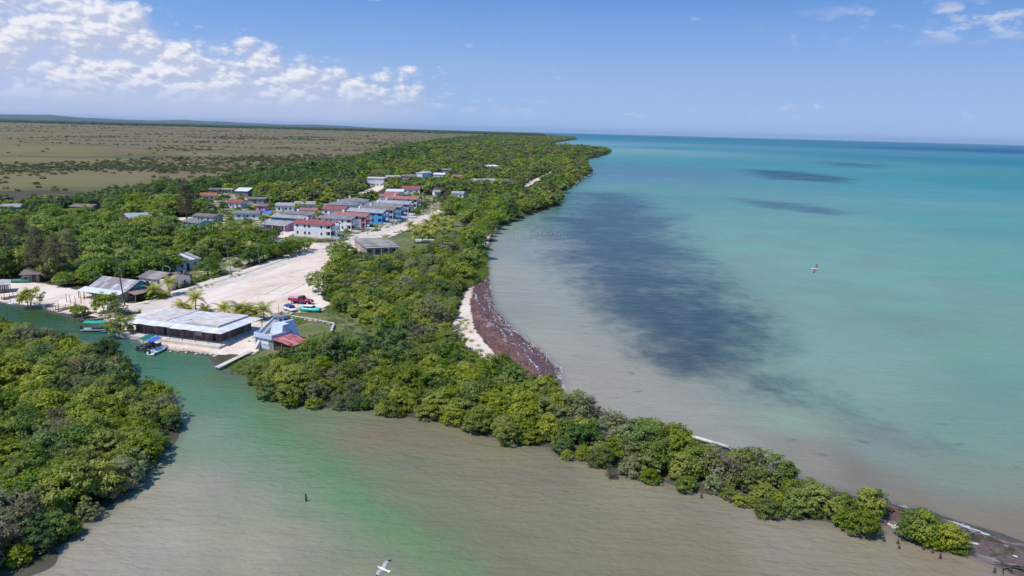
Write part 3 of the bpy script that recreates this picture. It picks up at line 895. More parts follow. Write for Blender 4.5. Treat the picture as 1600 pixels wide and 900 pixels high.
def house(label, a, b, D, h, wm, rk, rm, rise=0.9, wins=3, tank=False, name='house', cat='house', porch=None, side='r'):
    o, L = place(name, a, b, D)
    walls(o, L, D, h, WALLS[wm], rk, rise)
    rf = roof(o, rk, L, D, h, rm, rise)
    dx = L * 0.42
    door(o, 'f', dx, L, D, WALLS['teal'] if wm == 'white' else DARKWOOD)
    for i in range(wins):
        u = L * (i + 0.6) / (wins + 0.2)
        if abs(u - dx) < 1.2: u = dx + 1.35 * (1 if u >= dx else -1)
        if 0.8 < u < L - 0.8: window(o, 'f', u, 1.0, 1.05, 1.05, L, D)
    for u in (D * 0.3, D * 0.7):
        window(o, side, u, 1.0, 0.95, 1.05, L, D)
    if porch:
        mb = MB(); mb.slab([(-0.3, -2.2, h - 0.35), (L + 0.3, -2.2, h - 0.35), (L + 0.3, -0.02, h - 0.02), (-0.3, -0.02, h - 0.02)], 0.09); mb.build('porch_roof', porch, o)
        for x in (0.1, L * 0.5, L - 0.1): MB().box(x - .09, x + .09, -2.05, -1.87, 0, h - 0.42).build('porch_post', WHITE, o)
    if tank:
        zr = h + (rise if rk != 'flat' else 0.22)
        MB().box(L * .3, L * .3 + 1.1, D * .5 - .55, D * .5 + .55, zr - .35, zr + .95).build('roof_tank', WHITE, rf)
    return T(o, label, cat)


def row_house(label, corner, L, W, wm, par, rm, front=None, tank=True, wins=(0.10, 0.30, 0.42, 0.75), axis=None, laundry=True):
    """two-storey house, long side towards the viewer, balconies on the narrow end that faces the street (local +x)"""
    p = G(*corner)                     # near street-side corner of the balcony end
    rz = axis
    u = np.array([math.cos(rz), math.sin(rz)]); n = np.array([-u[1], u[0]])
    o = empty('terrace_house', p - u * L, rz)
    FOOT.append(np.array([p - u * L, p, p + n * W, p - u * L + n * W]))
    h, rise, bd = 5.3, 1.15, 2.2
    wl = WALLS[wm]; pm = WALLS[par]; Lb = L - bd
    mb = MB().box(0, Lb, 0, W, -0.3, h)
    for x in (0, Lb): mb.add([(x, 0, h), (x, W, h), (x, W / 2, h + rise)], [(0, 1, 2) if x else (2, 1, 0)])
    mb.build('wall', wl, o)
    rf = roof(o, 'gx', L, W, h, rm, rise, 0.5, 0.12)
    MB().box(-0.02, L, -0.03, W + 0.03, 2.60, 2.78).build('floor_band', wl, o)
    MB().box(Lb, L, 0.01, W - 0.01, -0.3, 0.12).build('porch_floor', CONC, o)
    for y in (0.0, W / 2 - 0.14, W - 0.28):
        for z0, z1 in ((0.12, 2.60), (2.78, 5.25)):
            MB().box(L - 0.28, L, y, y + 0.28, z0, z1).build('balcony_column', wl, o)
    for z0 in (0.13, 2.79):
        r = MB(); r.box(L - 0.16, L - 0.04, 0.29, W - 0.29, z0, z0 + 0.95); r.box(Lb, L - 0.29, 0.03, 0.15, z0, z0 + 0.95); r.box(Lb, L - 0.29, W - 0.15, W - 0.03, z0, z0 + 0.95)
        r.build('balcony_parapet', pm, o)
        for y in (W * 0.28, W * 0.72):
            MB().box(Lb - 0.03, Lb + 0.05, y - 0.45, y + 0.45, z0, z0 + 2.05).build('door', WALLS[front or wm] if front else DARKWOOD, o)
            window(o, 'r', y + (1.15 if y < W / 2 else -1.15), z0 + 0.85, 0.9, 1.0, Lb, W)
    for fr in wins:
        for z0 in (1.05, 3.75):
            window(o, 'f', L * fr, z0, 0.85, 1.05, L, W, wl)
    if tank:
        MB().box(L * .22, L * .22 + 1.0, W * .5 - .5, W * .5 + .5, h + rise - .4, h + rise + 1.0).build('roof_tank', WHITE, rf)
    yl = 3.6 + (len(label) % 3) * .4
    g_ = MB(); g_.box(L + .3, L + yl, .1, .25, -.2, .85); g_.box(L + yl, L + yl + .15, .1, W * .38, -.2, .85); g_.box(L + yl, L + yl + .15, W * .58, W - .1, -.2, .85)
    g_.build('garden_wall', PALECONC, o)
    if laundry:
        MB().tube([(L + .12, W * .22, 3.9), (L + .12, W * .22, 5.0)], [.55, .55], 12).build('water_drum', WHITE, o)
        MB().box(L - .02, L + .03, W * .55, W * .8, 3.3, 4.6).build('hanging_sheet', WHITE, o)
    return T(o, label, 'house', 'two-storey terrace houses along the street')


_e0, _e1 = G(463.5, 349, 6.1), G(513, 352.4, 6.1)
AX = math.atan2(_e1[1] - _e0[1], _e1[0] - _e0[0])
ROWS = [
    ('white two-storey house with red roof, nearest of the street row', (517, 372.5), 'white', 'white', REDROOF, None, 17.0),
    ('white and cream two-storey house with dark grey roof, next to the red-roofed white one', (549, 362), 'white', 'white', FIBRE, None, 17.0),
    ('two-storey house with dark red balconies and blue walls, faded red roof', (571, 357.5), 'palegrey', 'red', PINKROOF, 'blue', 17.0),
    ('bright blue two-storey house with blue balconies and grey roof', (597, 350.5), 'brightblue', 'brightblue', FIBRE_L, 'blue', 18.0),
    ('pale grey-blue two-storey house with brownish roof beside the bright blue one', (614, 345.5), 'palegrey', 'bluegrey', FIBRE_B, 'bluegrey', 18.0),
    ('cyan two-storey house with grey roof in the street row', (626, 340), 'bluegrey', 'cyan', FIBRE, 'cyan', 19.0),
    ('grey two-storey house with light grey roof near the end of the row', (638, 335), 'grey', 'palegrey', FIBRE_L, None, 19.0),
    ('grey-white two-storey house with faded red roof at the far end of the row', (651, 326.5), 'palegrey', 'palegrey', PINKROOF, None, 20.0),
]
for lb, c, wm, par, rm, fr, L_ in ROWS:
    row_house(lb, c, L_, 7.4, wm, par, rm, fr, axis=AX)

house('turquoise single-storey house with grey roof at the edge of the wood', (284, 356.5), (311, 359.5), 7, 2.9, 'turquoise', 'gx', FIBRE, 0.8, 3)
house('low house with brownish-grey roof just behind the turquoise house', (302, 346), (334, 348), 7, 2.7, 'grey', 'gx', FIBRE_B, 0.8, 2)
house('pink house with grey roof and porch left of the white two-storey house', (412, 358.5), (449, 361.5), 8, 2.9, 'pink', 'gx', FIBRE_L, 0.9, 3, porch=FIBRE_L)
house('long grey-roofed house behind the pink house', (424, 349), (474, 352), 7, 3.0, 'teal', 'gx', FIBRE_L, 0.9, 4)
house('grey-roofed house with white tank, third row behind the pink house', (446, 343), (487, 345.5), 8, 3.0, 'palegrey', 'gx', FIBRE, 0.9, 3, tank=True)
house('white house with grey roof beside the blue tarpaulin', (366, 342.5), (404, 343), 8, 2.8, 'white', 'gx', FIBRE, 0.9, 3)
house('small house with red roof and white and blue walls', (356, 324.5), (376, 325.5), 7, 3.0, 'white', 'gx', REDROOF, 1.2, 2, side='r')
house('house with rusty orange roof half hidden by trees', (313, 313), (338, 313), 8, 2.8, 'white', 'gx', ORANGEROOF, 1.3, 2)
house('hut with bright white sheet roof at the back of the village', (368, 307), (387, 307.5), 8, 3.4, 'plank', 'shed', WHITESHEET, 1.5, 1, name='hut', cat='hut')
house('dark ruined shed at the back of the village', (327, 303), (343, 303), 7, 2.8, 'ruin', 'shed', FIBRE_B, 0.4, 1, name='shed', cat='shed')
house('roofless-looking tan ruin beside the dark shed', (346, 302), (363, 302), 6, 2.4, 'yellow', 'flat', CONC, 0.3, 2, name='ruin', cat='ruin')
house('low house with flat grey roof right of the red-roofed small house', (388, 318), (413, 318.5), 8, 2.7, 'ruin', 'flat', FIBRE, 0.3, 2)
house('small pinkish hut behind the blue tarpaulin', (400, 329), (414, 329.5), 6, 2.5, 'pink', 'shed', FIBRE_B, 0.5, 1, name='hut', cat='hut')
house('white house with grey roof behind the village palms', (431, 330.5), (459, 331), 10, 3.2, 'white', 'gx', FIBRE_L, 1.0, 3)
house('pale yellow house with long grey roof behind the palms', (461, 329), (492, 329), 10, 3.4, 'yellow', 'gx', FIBRE_L, 1.0, 3)
house('low house with dull red roof behind the grey-roofed row', (468, 337), (494, 337.5), 8, 2.8, 'cream', 'gx', PINKROOF, 0.8, 2)
house('white house with bright red roof behind the terrace', (503, 335.5), (537, 337), 9, 3.0, 'white', 'gx', REDROOF, 1.1, 3)
house('grey hip-roofed house behind the red-roofed white house', (510, 329), (556, 330), 12, 3.2, 'palegrey', 'hip', FIBRE, 1.4, 4, tank=True)
house('farther grey hip-roofed house with white roof tank', (531, 323.5), (574, 324), 13, 3.2, 'white', 'hip', FIBRE, 1.6, 4, tank=True)
house('white house with dull red roof just behind the end of the terrace', (592, 315.5), (611, 316), 12, 3.6, 'white', 'gx', PINKROOF, 0.8, 2)
house('faded pink-roofed house behind the terrace', (601, 310), (622, 310.5), 12, 3.0, 'cream', 'gx', PINKROOF, 1.0, 2)
house('long low white-roofed building behind the terrace', (603, 306), (629, 306.5), 12, 3.0, 'white', 'shed', WHITESHEET, 0.6, 3)
house('house with long red roof among the trees behind the terrace', (628, 302), (656, 302.5), 14, 3.2, 'white', 'gx', REDROOF, 1.4, 3)
house('white house by the sandy clearing beyond the terrace', (706, 309.5), (724, 310), 10, 3.2, 'white', 'gx', FIBRE_L, 1.0, 2)
house('small pale hut left of the sandy clearing', (679, 306), (688, 306), 8, 2.8, 'white', 'gx', FIBRE_L, 0.8, 1, name='hut', cat='hut')
house('small grey house with light roof in the wood behind the brown casuarina', (240, 316), (254, 316), 8, 2.8, 'grey', 'gx', FIBRE_L, 1.0, 1)
house('half-ruined pale house beside a yellow palm in the left wood', (110, 333), (143, 334), 9, 3.2, 'ruin', 'gx', FIBRE_B, 0.9, 3)
house('house with grey roof at the left edge of the picture', (-8, 334.5), (31, 334), 9, 3.2, 'bluegrey', 'gx', FIBRE_L, 1.0, 3)
house('low building with blue-grey sheet roof in the left wood', (198, 352), (254, 350), 11, 3.4, 'bluegrey', 'gx', mat('bluegrey_sheet', (0.32, 0.36, 0.42), 0.6, 0.15, 0.5, 0.35), 1.2, 4)
house('low outhouse with rusty brown roof beside the blue-grey roofed building', (176, 355), (198, 355.5), 8, 2.6, 'ruin', 'shed', mat('rust_sheet', (0.30, 0.16, 0.10), 0.85, 0.3, 0.6, 0.2), 0.8, 1, name='shed', cat='shed')
house('white two-storey flat-roofed building at the end of the far sandy road', (574, 291), (600, 291.5), 12, 6.2, 'white', 'flat', PALECONC, 0.3, 4, name='flat_roofed_building', cat='building')
for lb, a, b, D_, h_, wm, rk, rm in (
        ('long grey roof of a low house right of the far white building', (606, 283), (626, 283), 14, 3.4, 'white', 'gx', FIBRE_L),
        ('far low house with brown roof in the back settlement', (628, 281.5), (648, 282), 14, 3.4, 'palegrey', 'gx', FIBRE_B),
        ('far bright white house in the middle of the back settlement', (650, 279.5), (660, 280), 12, 5.4, 'white', 'flat', WHITESHEET),
        ('far grey house beside the bright white one', (662, 278), (674, 278), 14, 4.6, 'bluegrey', 'gx', FIBRE_L),
        ('far white house near the right end of the back settlement', (677, 279.5), (694, 280), 14, 4.0, 'white', 'gx', WHITESHEET),
        ('farthest brown-roofed house with white tank in the back settlement', (685, 272.5), (704, 273), 16, 4.4, 'ruin', 'gx', FIBRE_B),
        ('far low pinkish house at the right of the back settlement', (706, 282), (721, 282.5), 12, 3.6, 'cream', 'gx', PINKROOF),
        ('low pale house farther right, left end of the coastal group', (737, 288), (756, 288.5), 12, 3.2, 'ruin', 'gx', FIBRE_L),
        ('low white house in the middle of the coastal group', (760, 288.5), (776, 288.5), 12, 3.4, 'white', 'gx', FIBRE_L),
        ('low grey house nearest the far coastal road', (779, 289), (796, 289), 12, 3.2, 'palegrey', 'gx', FIBRE),
        ('single far white house in the trees above the coastal group', (766, 266.5), (781, 266), 16, 4.6, 'white', 'gx', WHITESHEET)):
    house(lb, a, b, D_, h_, wm, rk, rm, 1.2, 2)


def blue_tarp():
    p = G(405, 341); o = empty('tarpaulin_shelter', p, 0.1)
    n = 7; v = []; f = []
    for i in range(n):
        for j in range(n):
            v.append((5.6 * i / (n - 1), 5.0 * j / (n - 1), 2.7 + 0.5 * math.sin(i * 1.1) * 0.4 + 0.7 * (1 - abs(j / 3.0 - 1)) + rnd.uniform(-.06, .06)))
    f = [(i * n + j, (i + 1) * n + j, (i + 1) * n + j + 1, i * n + j + 1) for i in range(n - 1) for j in range(n - 1)]
    MB().add(v, f).build('tarpaulin', mat('blue_tarp', (0.03, 0.21, 0.62), 0.5, 0.2, 1.0, 0.4), o)
    for x in (0.1, 5.5):
        for y in (0.1, 4.9): MB().tube([(x, y, 0), (x, y, 2.7)], 0.06, 6).build('post', WOOD, o)
    T(o, 'bright blue tarpaulin shelter on posts in the village', 'shelter')


blue_tarp()


def warehouse():
    o, L = place('flat_roofed_hall', (571, 398), (622, 396), 20)
    h = 2.7
    walls(o, L, 20, h, WALLS['ruin'])
    mb = MB(); mb.box(-0.4, L + 0.4, -0.4, 20.4, h + .003, h + 0.25); rf = mb.build('roof', mat('stained_roof_slab', (0.30, 0.27, 0.25), 0.95, 0.3, 0.25, 0.15, dirt=((0.17, 0.15, 0.14), 0.7)), o)
    n = 5
    for i in range(n):
        MB().box(-0.3 + (L + .6) * i / n + .02, -0.3 + (L + .6) * (i + 1) / n - .06, -0.3, 20.3, h + 0.251, h + 0.29).build('roof_slab', mat('roof_slab_%d' % (i % 3), [(0.33, 0.30, 0.28), (0.27, 0.245, 0.235), (0.36, 0.31, 0.27)][i % 3], 0.95, 0.3, 0.3, 0.15, dirt=((0.17, 0.15, 0.14), 0.7)), rf)
    for i in range(4): window(o, 'f', L * (i + .5) / 4, 0.8, 1.6, 1.0, L, 20)
    for i in range(5): MB().box(L * i / 4.4, L * i / 4.4 + .25, -1.2, -0.95, 0, h - .2).build('pillar', WHITE, o)
    MB().box(-0.2, L + .2, -1.4, -0.42, h - .2, h - .02).build('canopy', PALECONC, o)
    T(o, 'wide low hall with stained grey-brown flat roof beside the street', 'hall')
    p = G(648, 377); MB().box(0, 7.5, 0, 1.5, -0.2, 0.6).build('w', WHITE)
    w = bpy.data.objects['w']; w.name = 'low_white_wall'; w.location = (*p, LAND); w.rotation_euler.z = 0.06
    T(w, 'low white wall by the palm grove right of the stained hall', 'wall')


warehouse()


def corrugated_house():
    o, L = place('fishing_house', (144, 463), (199, 470.5), 8.0)
    h, rise, D = 2.7, 1.8, 8.0
    walls(o, L, D, h, WALLS['plank'], 'gx', rise)
    n = 11; s = rise / (D / 2)
    for i in range(n):
        for side in (0, 1):
            xa, xb = -0.5 + (L + 1) * i / n, -0.5 + (L + 1) * (i + 1) / n - 0.03
            for k in range(2):
                t0, t1 = k / 2, (k + 1) / 2 + (0.02 if k == 0 else 0)
                y0 = -0.5 + (D / 2 + .5) * t0; y1 = -0.5 + (D / 2 + .5) * t1
                lift = 0.10 + 0.03 * k + rnd.uniform(0, .025)
                z0, z1 = h + y0 * s + lift, h + y1 * s + lift
                if side: y0, y1 = D - y0, D - y1
                p = [(xa, y0, z0), (xb, y0, z0), (xb, y1, z1), (xa, y1, z1)]
                MB().slab(p if not side else p[::-1], 0.03).build('roof_sheet', rnd.choice(SHEET), o)
    for i in range(6):
        xa, xb = -1.6 + (L + 1.8) * i / 6, -1.6 + (L + 1.8) * (i + 1) / 6 - .03
        MB().slab([(xa, -3.0, h - .75), (xb, -3.0, h - .75), (xb, -.45, h - .12), (xa, -.45, h - .12)], 0.04).build('awning_sheet', WHITESHEET, o)
    for x in (-1.3, 0.6, L * .35, L * .7, L - .1): MB().box(x - .07, x + .07, -2.8, -2.66, -0.2, h - .75).build('awning_post', WOOD, o)
    MB().slab([(L - .0, -.3, h - .1), (L + 3.0, -.3, h - .75), (L + 3.0, D + .3, h - .75), (L - .0, D + .3, h - .1)], 0.06).build('side_porch_roof', mat('rusty_sheet_b', (0.30, 0.22, 0.19), 0.8, 0.3, 0.6, 0.2), o)
    for y in (0, D * .5, D): MB().box(L + 2.7, L + 2.84, y - .07, y + .07, -0.2, h - .8).build('porch_post', WOOD, o)
    g = MB(); g.add([(L + .02, 0, h), (L + .02, D, h), (L + .02, D / 2, h + rise)], [(0, 1, 2)]); g.build('gable_board', WALLS['teal'], o)
    door(o, 'f', L * .3, L, D); door(o, 'r', D * .4, L, D)
    for u in (L * .15, L * .55, L * .8): window(o, 'f', u, 1.0, .9, .9, L, D)
    for u in (D * .15, D * .7): window(o, 'r', u, 1.0, .9, .9, L, D)
    T(o, 'weathered plank house with patched corrugated roof and pale awning by the creek', 'house')


corrugated_house()


def ruin_house():
    o, L = place('ruined_house', (218, 448), (262, 454), 8)
    h = 2.7; D = 8
    walls(o, L, D, h, WALLS['cream'], 'gx', 1.1)
    for i in range(7):
        for side in (0, 1):
            if side == 0 and i == 5: continue
            xa, xb = -.4 + (L + .8) * i / 7, -.4 + (L + .8) * (i + 1) / 7 - .04
            p = [(xa, -.4, h + .02), (xb, -.4, h + .02), (xb, D / 2, h + 1.24), (xa, D / 2, h + 1.24)]
            if side: p = [(a, D - b, c) for a, b, c in p][::-1]
            MB().slab([(a, b, c + rnd.uniform(0, .05)) for a, b, c in p], .04).build('roof_sheet', rnd.choice([FIBRE_B, SHEET[2], SHEET[0]]), o)
    door(o, 'r', D * .4, L, D); window(o, 'f', L * .3, 1.0, 1.0, 1.0, L, D); window(o, 'f', L * .7, 1.0, 1.0, 1.0, L, D); window(o, 'r', D * .75, 1, .9, .9, L, D)
    MB().tube([(L * .45, 4, h + .9), (L * .45, 4, h + 2.6), (L * .52, 4, h + 3.0), (L * .68, 4, h + 2.9), (L * .72, 4, h + 2.2)], .06, 6).build('bent_mast', mat('grey_pipe', (0.45, .45, .47), .5, .1, 2, .4), o)
    T(o, 'pale house with collapsing brown roof and a bent pipe on top', 'house')
    o, L = place('ruined_wall', (264, 443), (300, 434), 3)
    mb = MB(); k = 9
    for i in range(k):
        hh = rnd.uniform(1.2, 2.7)
        mb.box(L * i / k, L * (i + 1) / k, 0, 0.3, -.2, hh)
    mb.build('front_wall', WALLS['ruin'], o)
    mb = MB()
    for i in range(5): mb.box(L * .62, L * .62 + .3, .3 + i * .9, 1.2 + i * .9, -.2, rnd.uniform(1.4, 2.9))
    mb.build('cross_wall', WALLS['ruin'], o)
    for u in (L * .2, L * .75): MB().box(u, u + .9, -.03, .33, 0.02, 1.15).build('opening', DARK, o)  # solid dark blocks: the shade inside the openings is painted
    T(o, 'broken roofless walls between the collapsing house and the white house', 'ruin')
    o, L = place('old_house', (276, 425), (312, 418), 11)
    walls(o, L, 11, 3.0, WALLS['white'], 'gx', 1.2)
    for i in range(8):
        for side in (0, 1):
            xa, xb = -.5 + (L + 1) * i / 8, -.5 + (L + 1) * (i + 1) / 8 - .03
            p = [(xa, -.5, 3.0), (xb, -.5, 3.0), (xb, 5.5, 4.32), (xa, 5.5, 4.32)]
            if side: p = [(a, 11 - b, c) for a, b, c in p][::-1]
            MB().slab(p, .05).build('roof_sheet', SHEET[(i * 3 + side) % 4] if i != 5 else WHITESHEET, o)
    door(o, 'f', L * .5, L, 11); window(o, 'f', L * .25, 1, 1, 1, L, 11); window(o, 'f', L * .8, 1, 1, 1, L, 11); window(o, 'r', 4, 1, 1, 1, L, 11)
    T(o, 'white house with long grey patched roof behind the hedge of the sandy lot', 'house')
    o, L = place('boat_shed', (34, 442), (62, 441), 5)
    walls(o, L, 5, 2.3, WALLS['plank'], 'shed', .5); roof(o, 'shed', L, 5, 2.3, FIBRE_B, .5); door(o, 'f', L * .7, L, 5); window(o, 'f', L * .25, .9, .9, .8, L, 5)
    T(o, 'small grey plank shed behind the upturned green boat', 'shed')
    o, L = place('plank_hut', (-14, 458), (15, 456), 4)
    for i in range(10): MB().box(L * i / 10, L * (i + .82) / 10, 0, .08, -.2, 2.0 + rnd.uniform(-.1, .1)).build('plank', [WOOD, DARKWOOD][i % 3 == 1], o)
    MB().slab([(-.3, -.4, 2.05), (L + .3, -.4, 2.05), (L + .3, 4.2, 2.5), (-.3, 4.2, 2.5)], .07).build('roof', SHEET[3], o)
    for x in (.1, L - .1): MB().box(x - .07, x + .07, 3.8, 3.94, -.2, 2.3).build('post', WOOD, o)
    T(o, 'open slatted hut with pale roof at the left edge above the creek', 'hut')


ruin_house()


def pavilion():
    a, b = (213, 518), (343, 534.5)
    p, q = G(*a), G(*b)
    L = float(np.hypot(*(q - p))); rz = math.atan2(q[1] - p[1], q[0] - p[0]); D = 10.5
    o = empty('pavilion', p, rz)
    u = np.array([math.cos(rz), math.sin(rz)]); n_ = np.array([-u[1], u[0]])
    FOOT.append(np.array([p - u * 3 - n_ * 4, q + u * 3 - n_ * 4, q + u * 3 + n_ * (D + 2), p - u * 3 + n_ * (D + 2)]))
    brown = mat('brown_planking', (0.20, 0.145, 0.12), .85, .3, 1.2, .2, streak=((.05, .035, .03), .7, (7., 7., .2)))
    h = 2.55
    MB().box(-2.6, L + 2.3, -3.0, D + 1.6, -0.75, 0.05).build('platform', PALECONC, o)
    w = MB().box(0, L, 0, D, 0.06, h).build('wall', brown, o)
    nb = 26
    for i in range(nb):
        if i in (9, 21, 24): continue
        MB().box(L * i / nb + .02, L * (i + 1) / nb - .03, -.05, -.002, .08, h - .05).build('panel', mat('brown_panel_%d' % (i % 4), [(0.22, .155, .13), (.18, .13, .11), (.27, .22, .19), (.20, .14, .12)][i % 4], .85, .25, 1.5, .2, streak=((.06, .045, .04), .6, (5., 5., .2))), w)
    for i in range(8):
        MB().box(L + .002, L + .05, D * i / 8 + .03, D * (i + 1) / 8 - .03, .08, h - .05).build('panel', _mats['brown_panel_%d' % (i % 4)], w)
    for i in (9, 24): MB().box(L * (i + .5) / nb - .42, L * (i + .5) / nb + .42, -.03, .02, .07, 2.1).build('door', DARK, o)
    MB().box(L * 21.5 / nb - .45, L * 21.5 / nb + .45, -.04, .02, .07, 2.1).build('door', mat('red_door', (.28, .07, .06), .7, .2), o)
    MB().box(L * .715, L * .80, -.10, -.055, .9, 1.9).build('serving_hatch', mat('grey_shutter', (.42, .42, .44), .6, .15), o)
    # roof slab in three fields with upstands and a sloping white awning all round
    ro = MB().box(.0, L, 0, D, h, h + .42).build('roof', mat('roof_felt', (.50, .47, .46), .9, .12, .3, .2, dirt=((.34, .30, .29), .7)), o)
    fld = [mat('roof_felt_%d' % i, c, .9, .25, .9, .2, dirt=(d_, .9), streak=((.36, .32, .29), .6, (.25, 1.6, 1.))) for i, (c, d_) in enumerate((((.62, .56, .51), (.42, .36, .32)), ((.54, .53, .53), (.70, .68, .66)), ((.64, .585, .54), (.48, .43, .39))))]
    for i, (x0, x1) in enumerate(((.25, L * .36), (L * .36 + .12, L * .60), (L * .60 + .5, L - .3))):
        MB().box(x0, x1, .3, D - .3, h + .425, h + (.47 if i < 2 else .78)).build('roof_field', fld[i], ro)
    up = MB()
    for x in (L * .36 + .06, L * .60 + .3): up.box(x - .055, x + .055, .3, D - .3, h + .428, h + .62)
    up.build('upstand', WHITE, ro)
    MB().tube([(L * .50, D * .30, h + .46), (L * .50, D * .30, h + .62)], [1.1, 1.1], 16).build('water_tank_base', PALECONC, ro)
    aw = 2.2; z1, z0 = h + .40, h - .02
    sheetw = [mat('awning_white_%d' % i, c, .7, .12, .8, .3, dirt=((.50, .47, .45), .6)) for i, c in enumerate(((.70, .69, .69), (.63, .62, .62)))]
    def aws(p4, k): MB().slab(p4, .05).build('awning_sheet', sheetw[k % 2], o)
    ns = 16
    for i in range(ns):
        xa, xb = -aw + (L + 2 * aw) * i / ns, -aw + (L + 2 * aw) * (i + 1) / ns - .012
        dz = rnd.uniform(-.07, .07) + (0.10 if i in (0, 6, 7) else 0)
        xi0, xi1 = min(max(xa, 0), L), min(max(xb, 0), L)
        aws([(xa, -aw, z0 + dz), (xb, -aw, z0 + dz), (xi1, -.002, z1), (xi0, -.002, z1)], i)
    for i in range(6):
        ya, yb = -aw * 0 + D * i / 6, D * (i + 1) / 6 - .012
        aws([(L + .002, ya, z1), (L + aw, ya if i else -aw, z0), (L + aw, yb if i < 5 else D + 1.2, z0), (L + .002, yb, z1)], i)
        aws([(-aw, ya if i else -aw, z0), (-.002, ya, z1), (-.002, yb, z1), (-aw, yb if i < 5 else D + 1.2, z0)], i)
    for i in range(8):
        xa, xb = L * i / 8, L * (i + 1) / 8 - .012
        aws([(xa, D + .002, z1), (xb, D + .002, z1), (xb, D + 1.2, z0), (xa, D + 1.2, z0)], i)
    rust = mat('rusty_post', (.17, .075, .055), .8, .3, 2, .3)
    for i in range(9):
        x = -aw + .15 + (L + 2 * aw - .3) * i / 8
        MB().tube([(x, -aw + .12, .06), (x, -aw + .12, z0 - .06)], .07, 7).build('post', rust, o)
    for i in range(1, 4):
        MB().tube([(L + aw - .15, -aw + (D + aw + 1) * i / 3, .06), (L + aw - .15, -aw + (D + aw + 1) * i / 3, z0 - .06)], .07, 7).build('post', rust, o)
        MB().tube([(-aw + .15, -aw + (D + aw + 1) * i / 3, .06), (-aw + .15, -aw + (D + aw + 1) * i / 3, z0 - .06)], .07, 7).build('post', rust, o)
    T(o, 'long low brown pavilion with white awning and grey flat roof on the creek bank', 'pavilion')


pavilion()


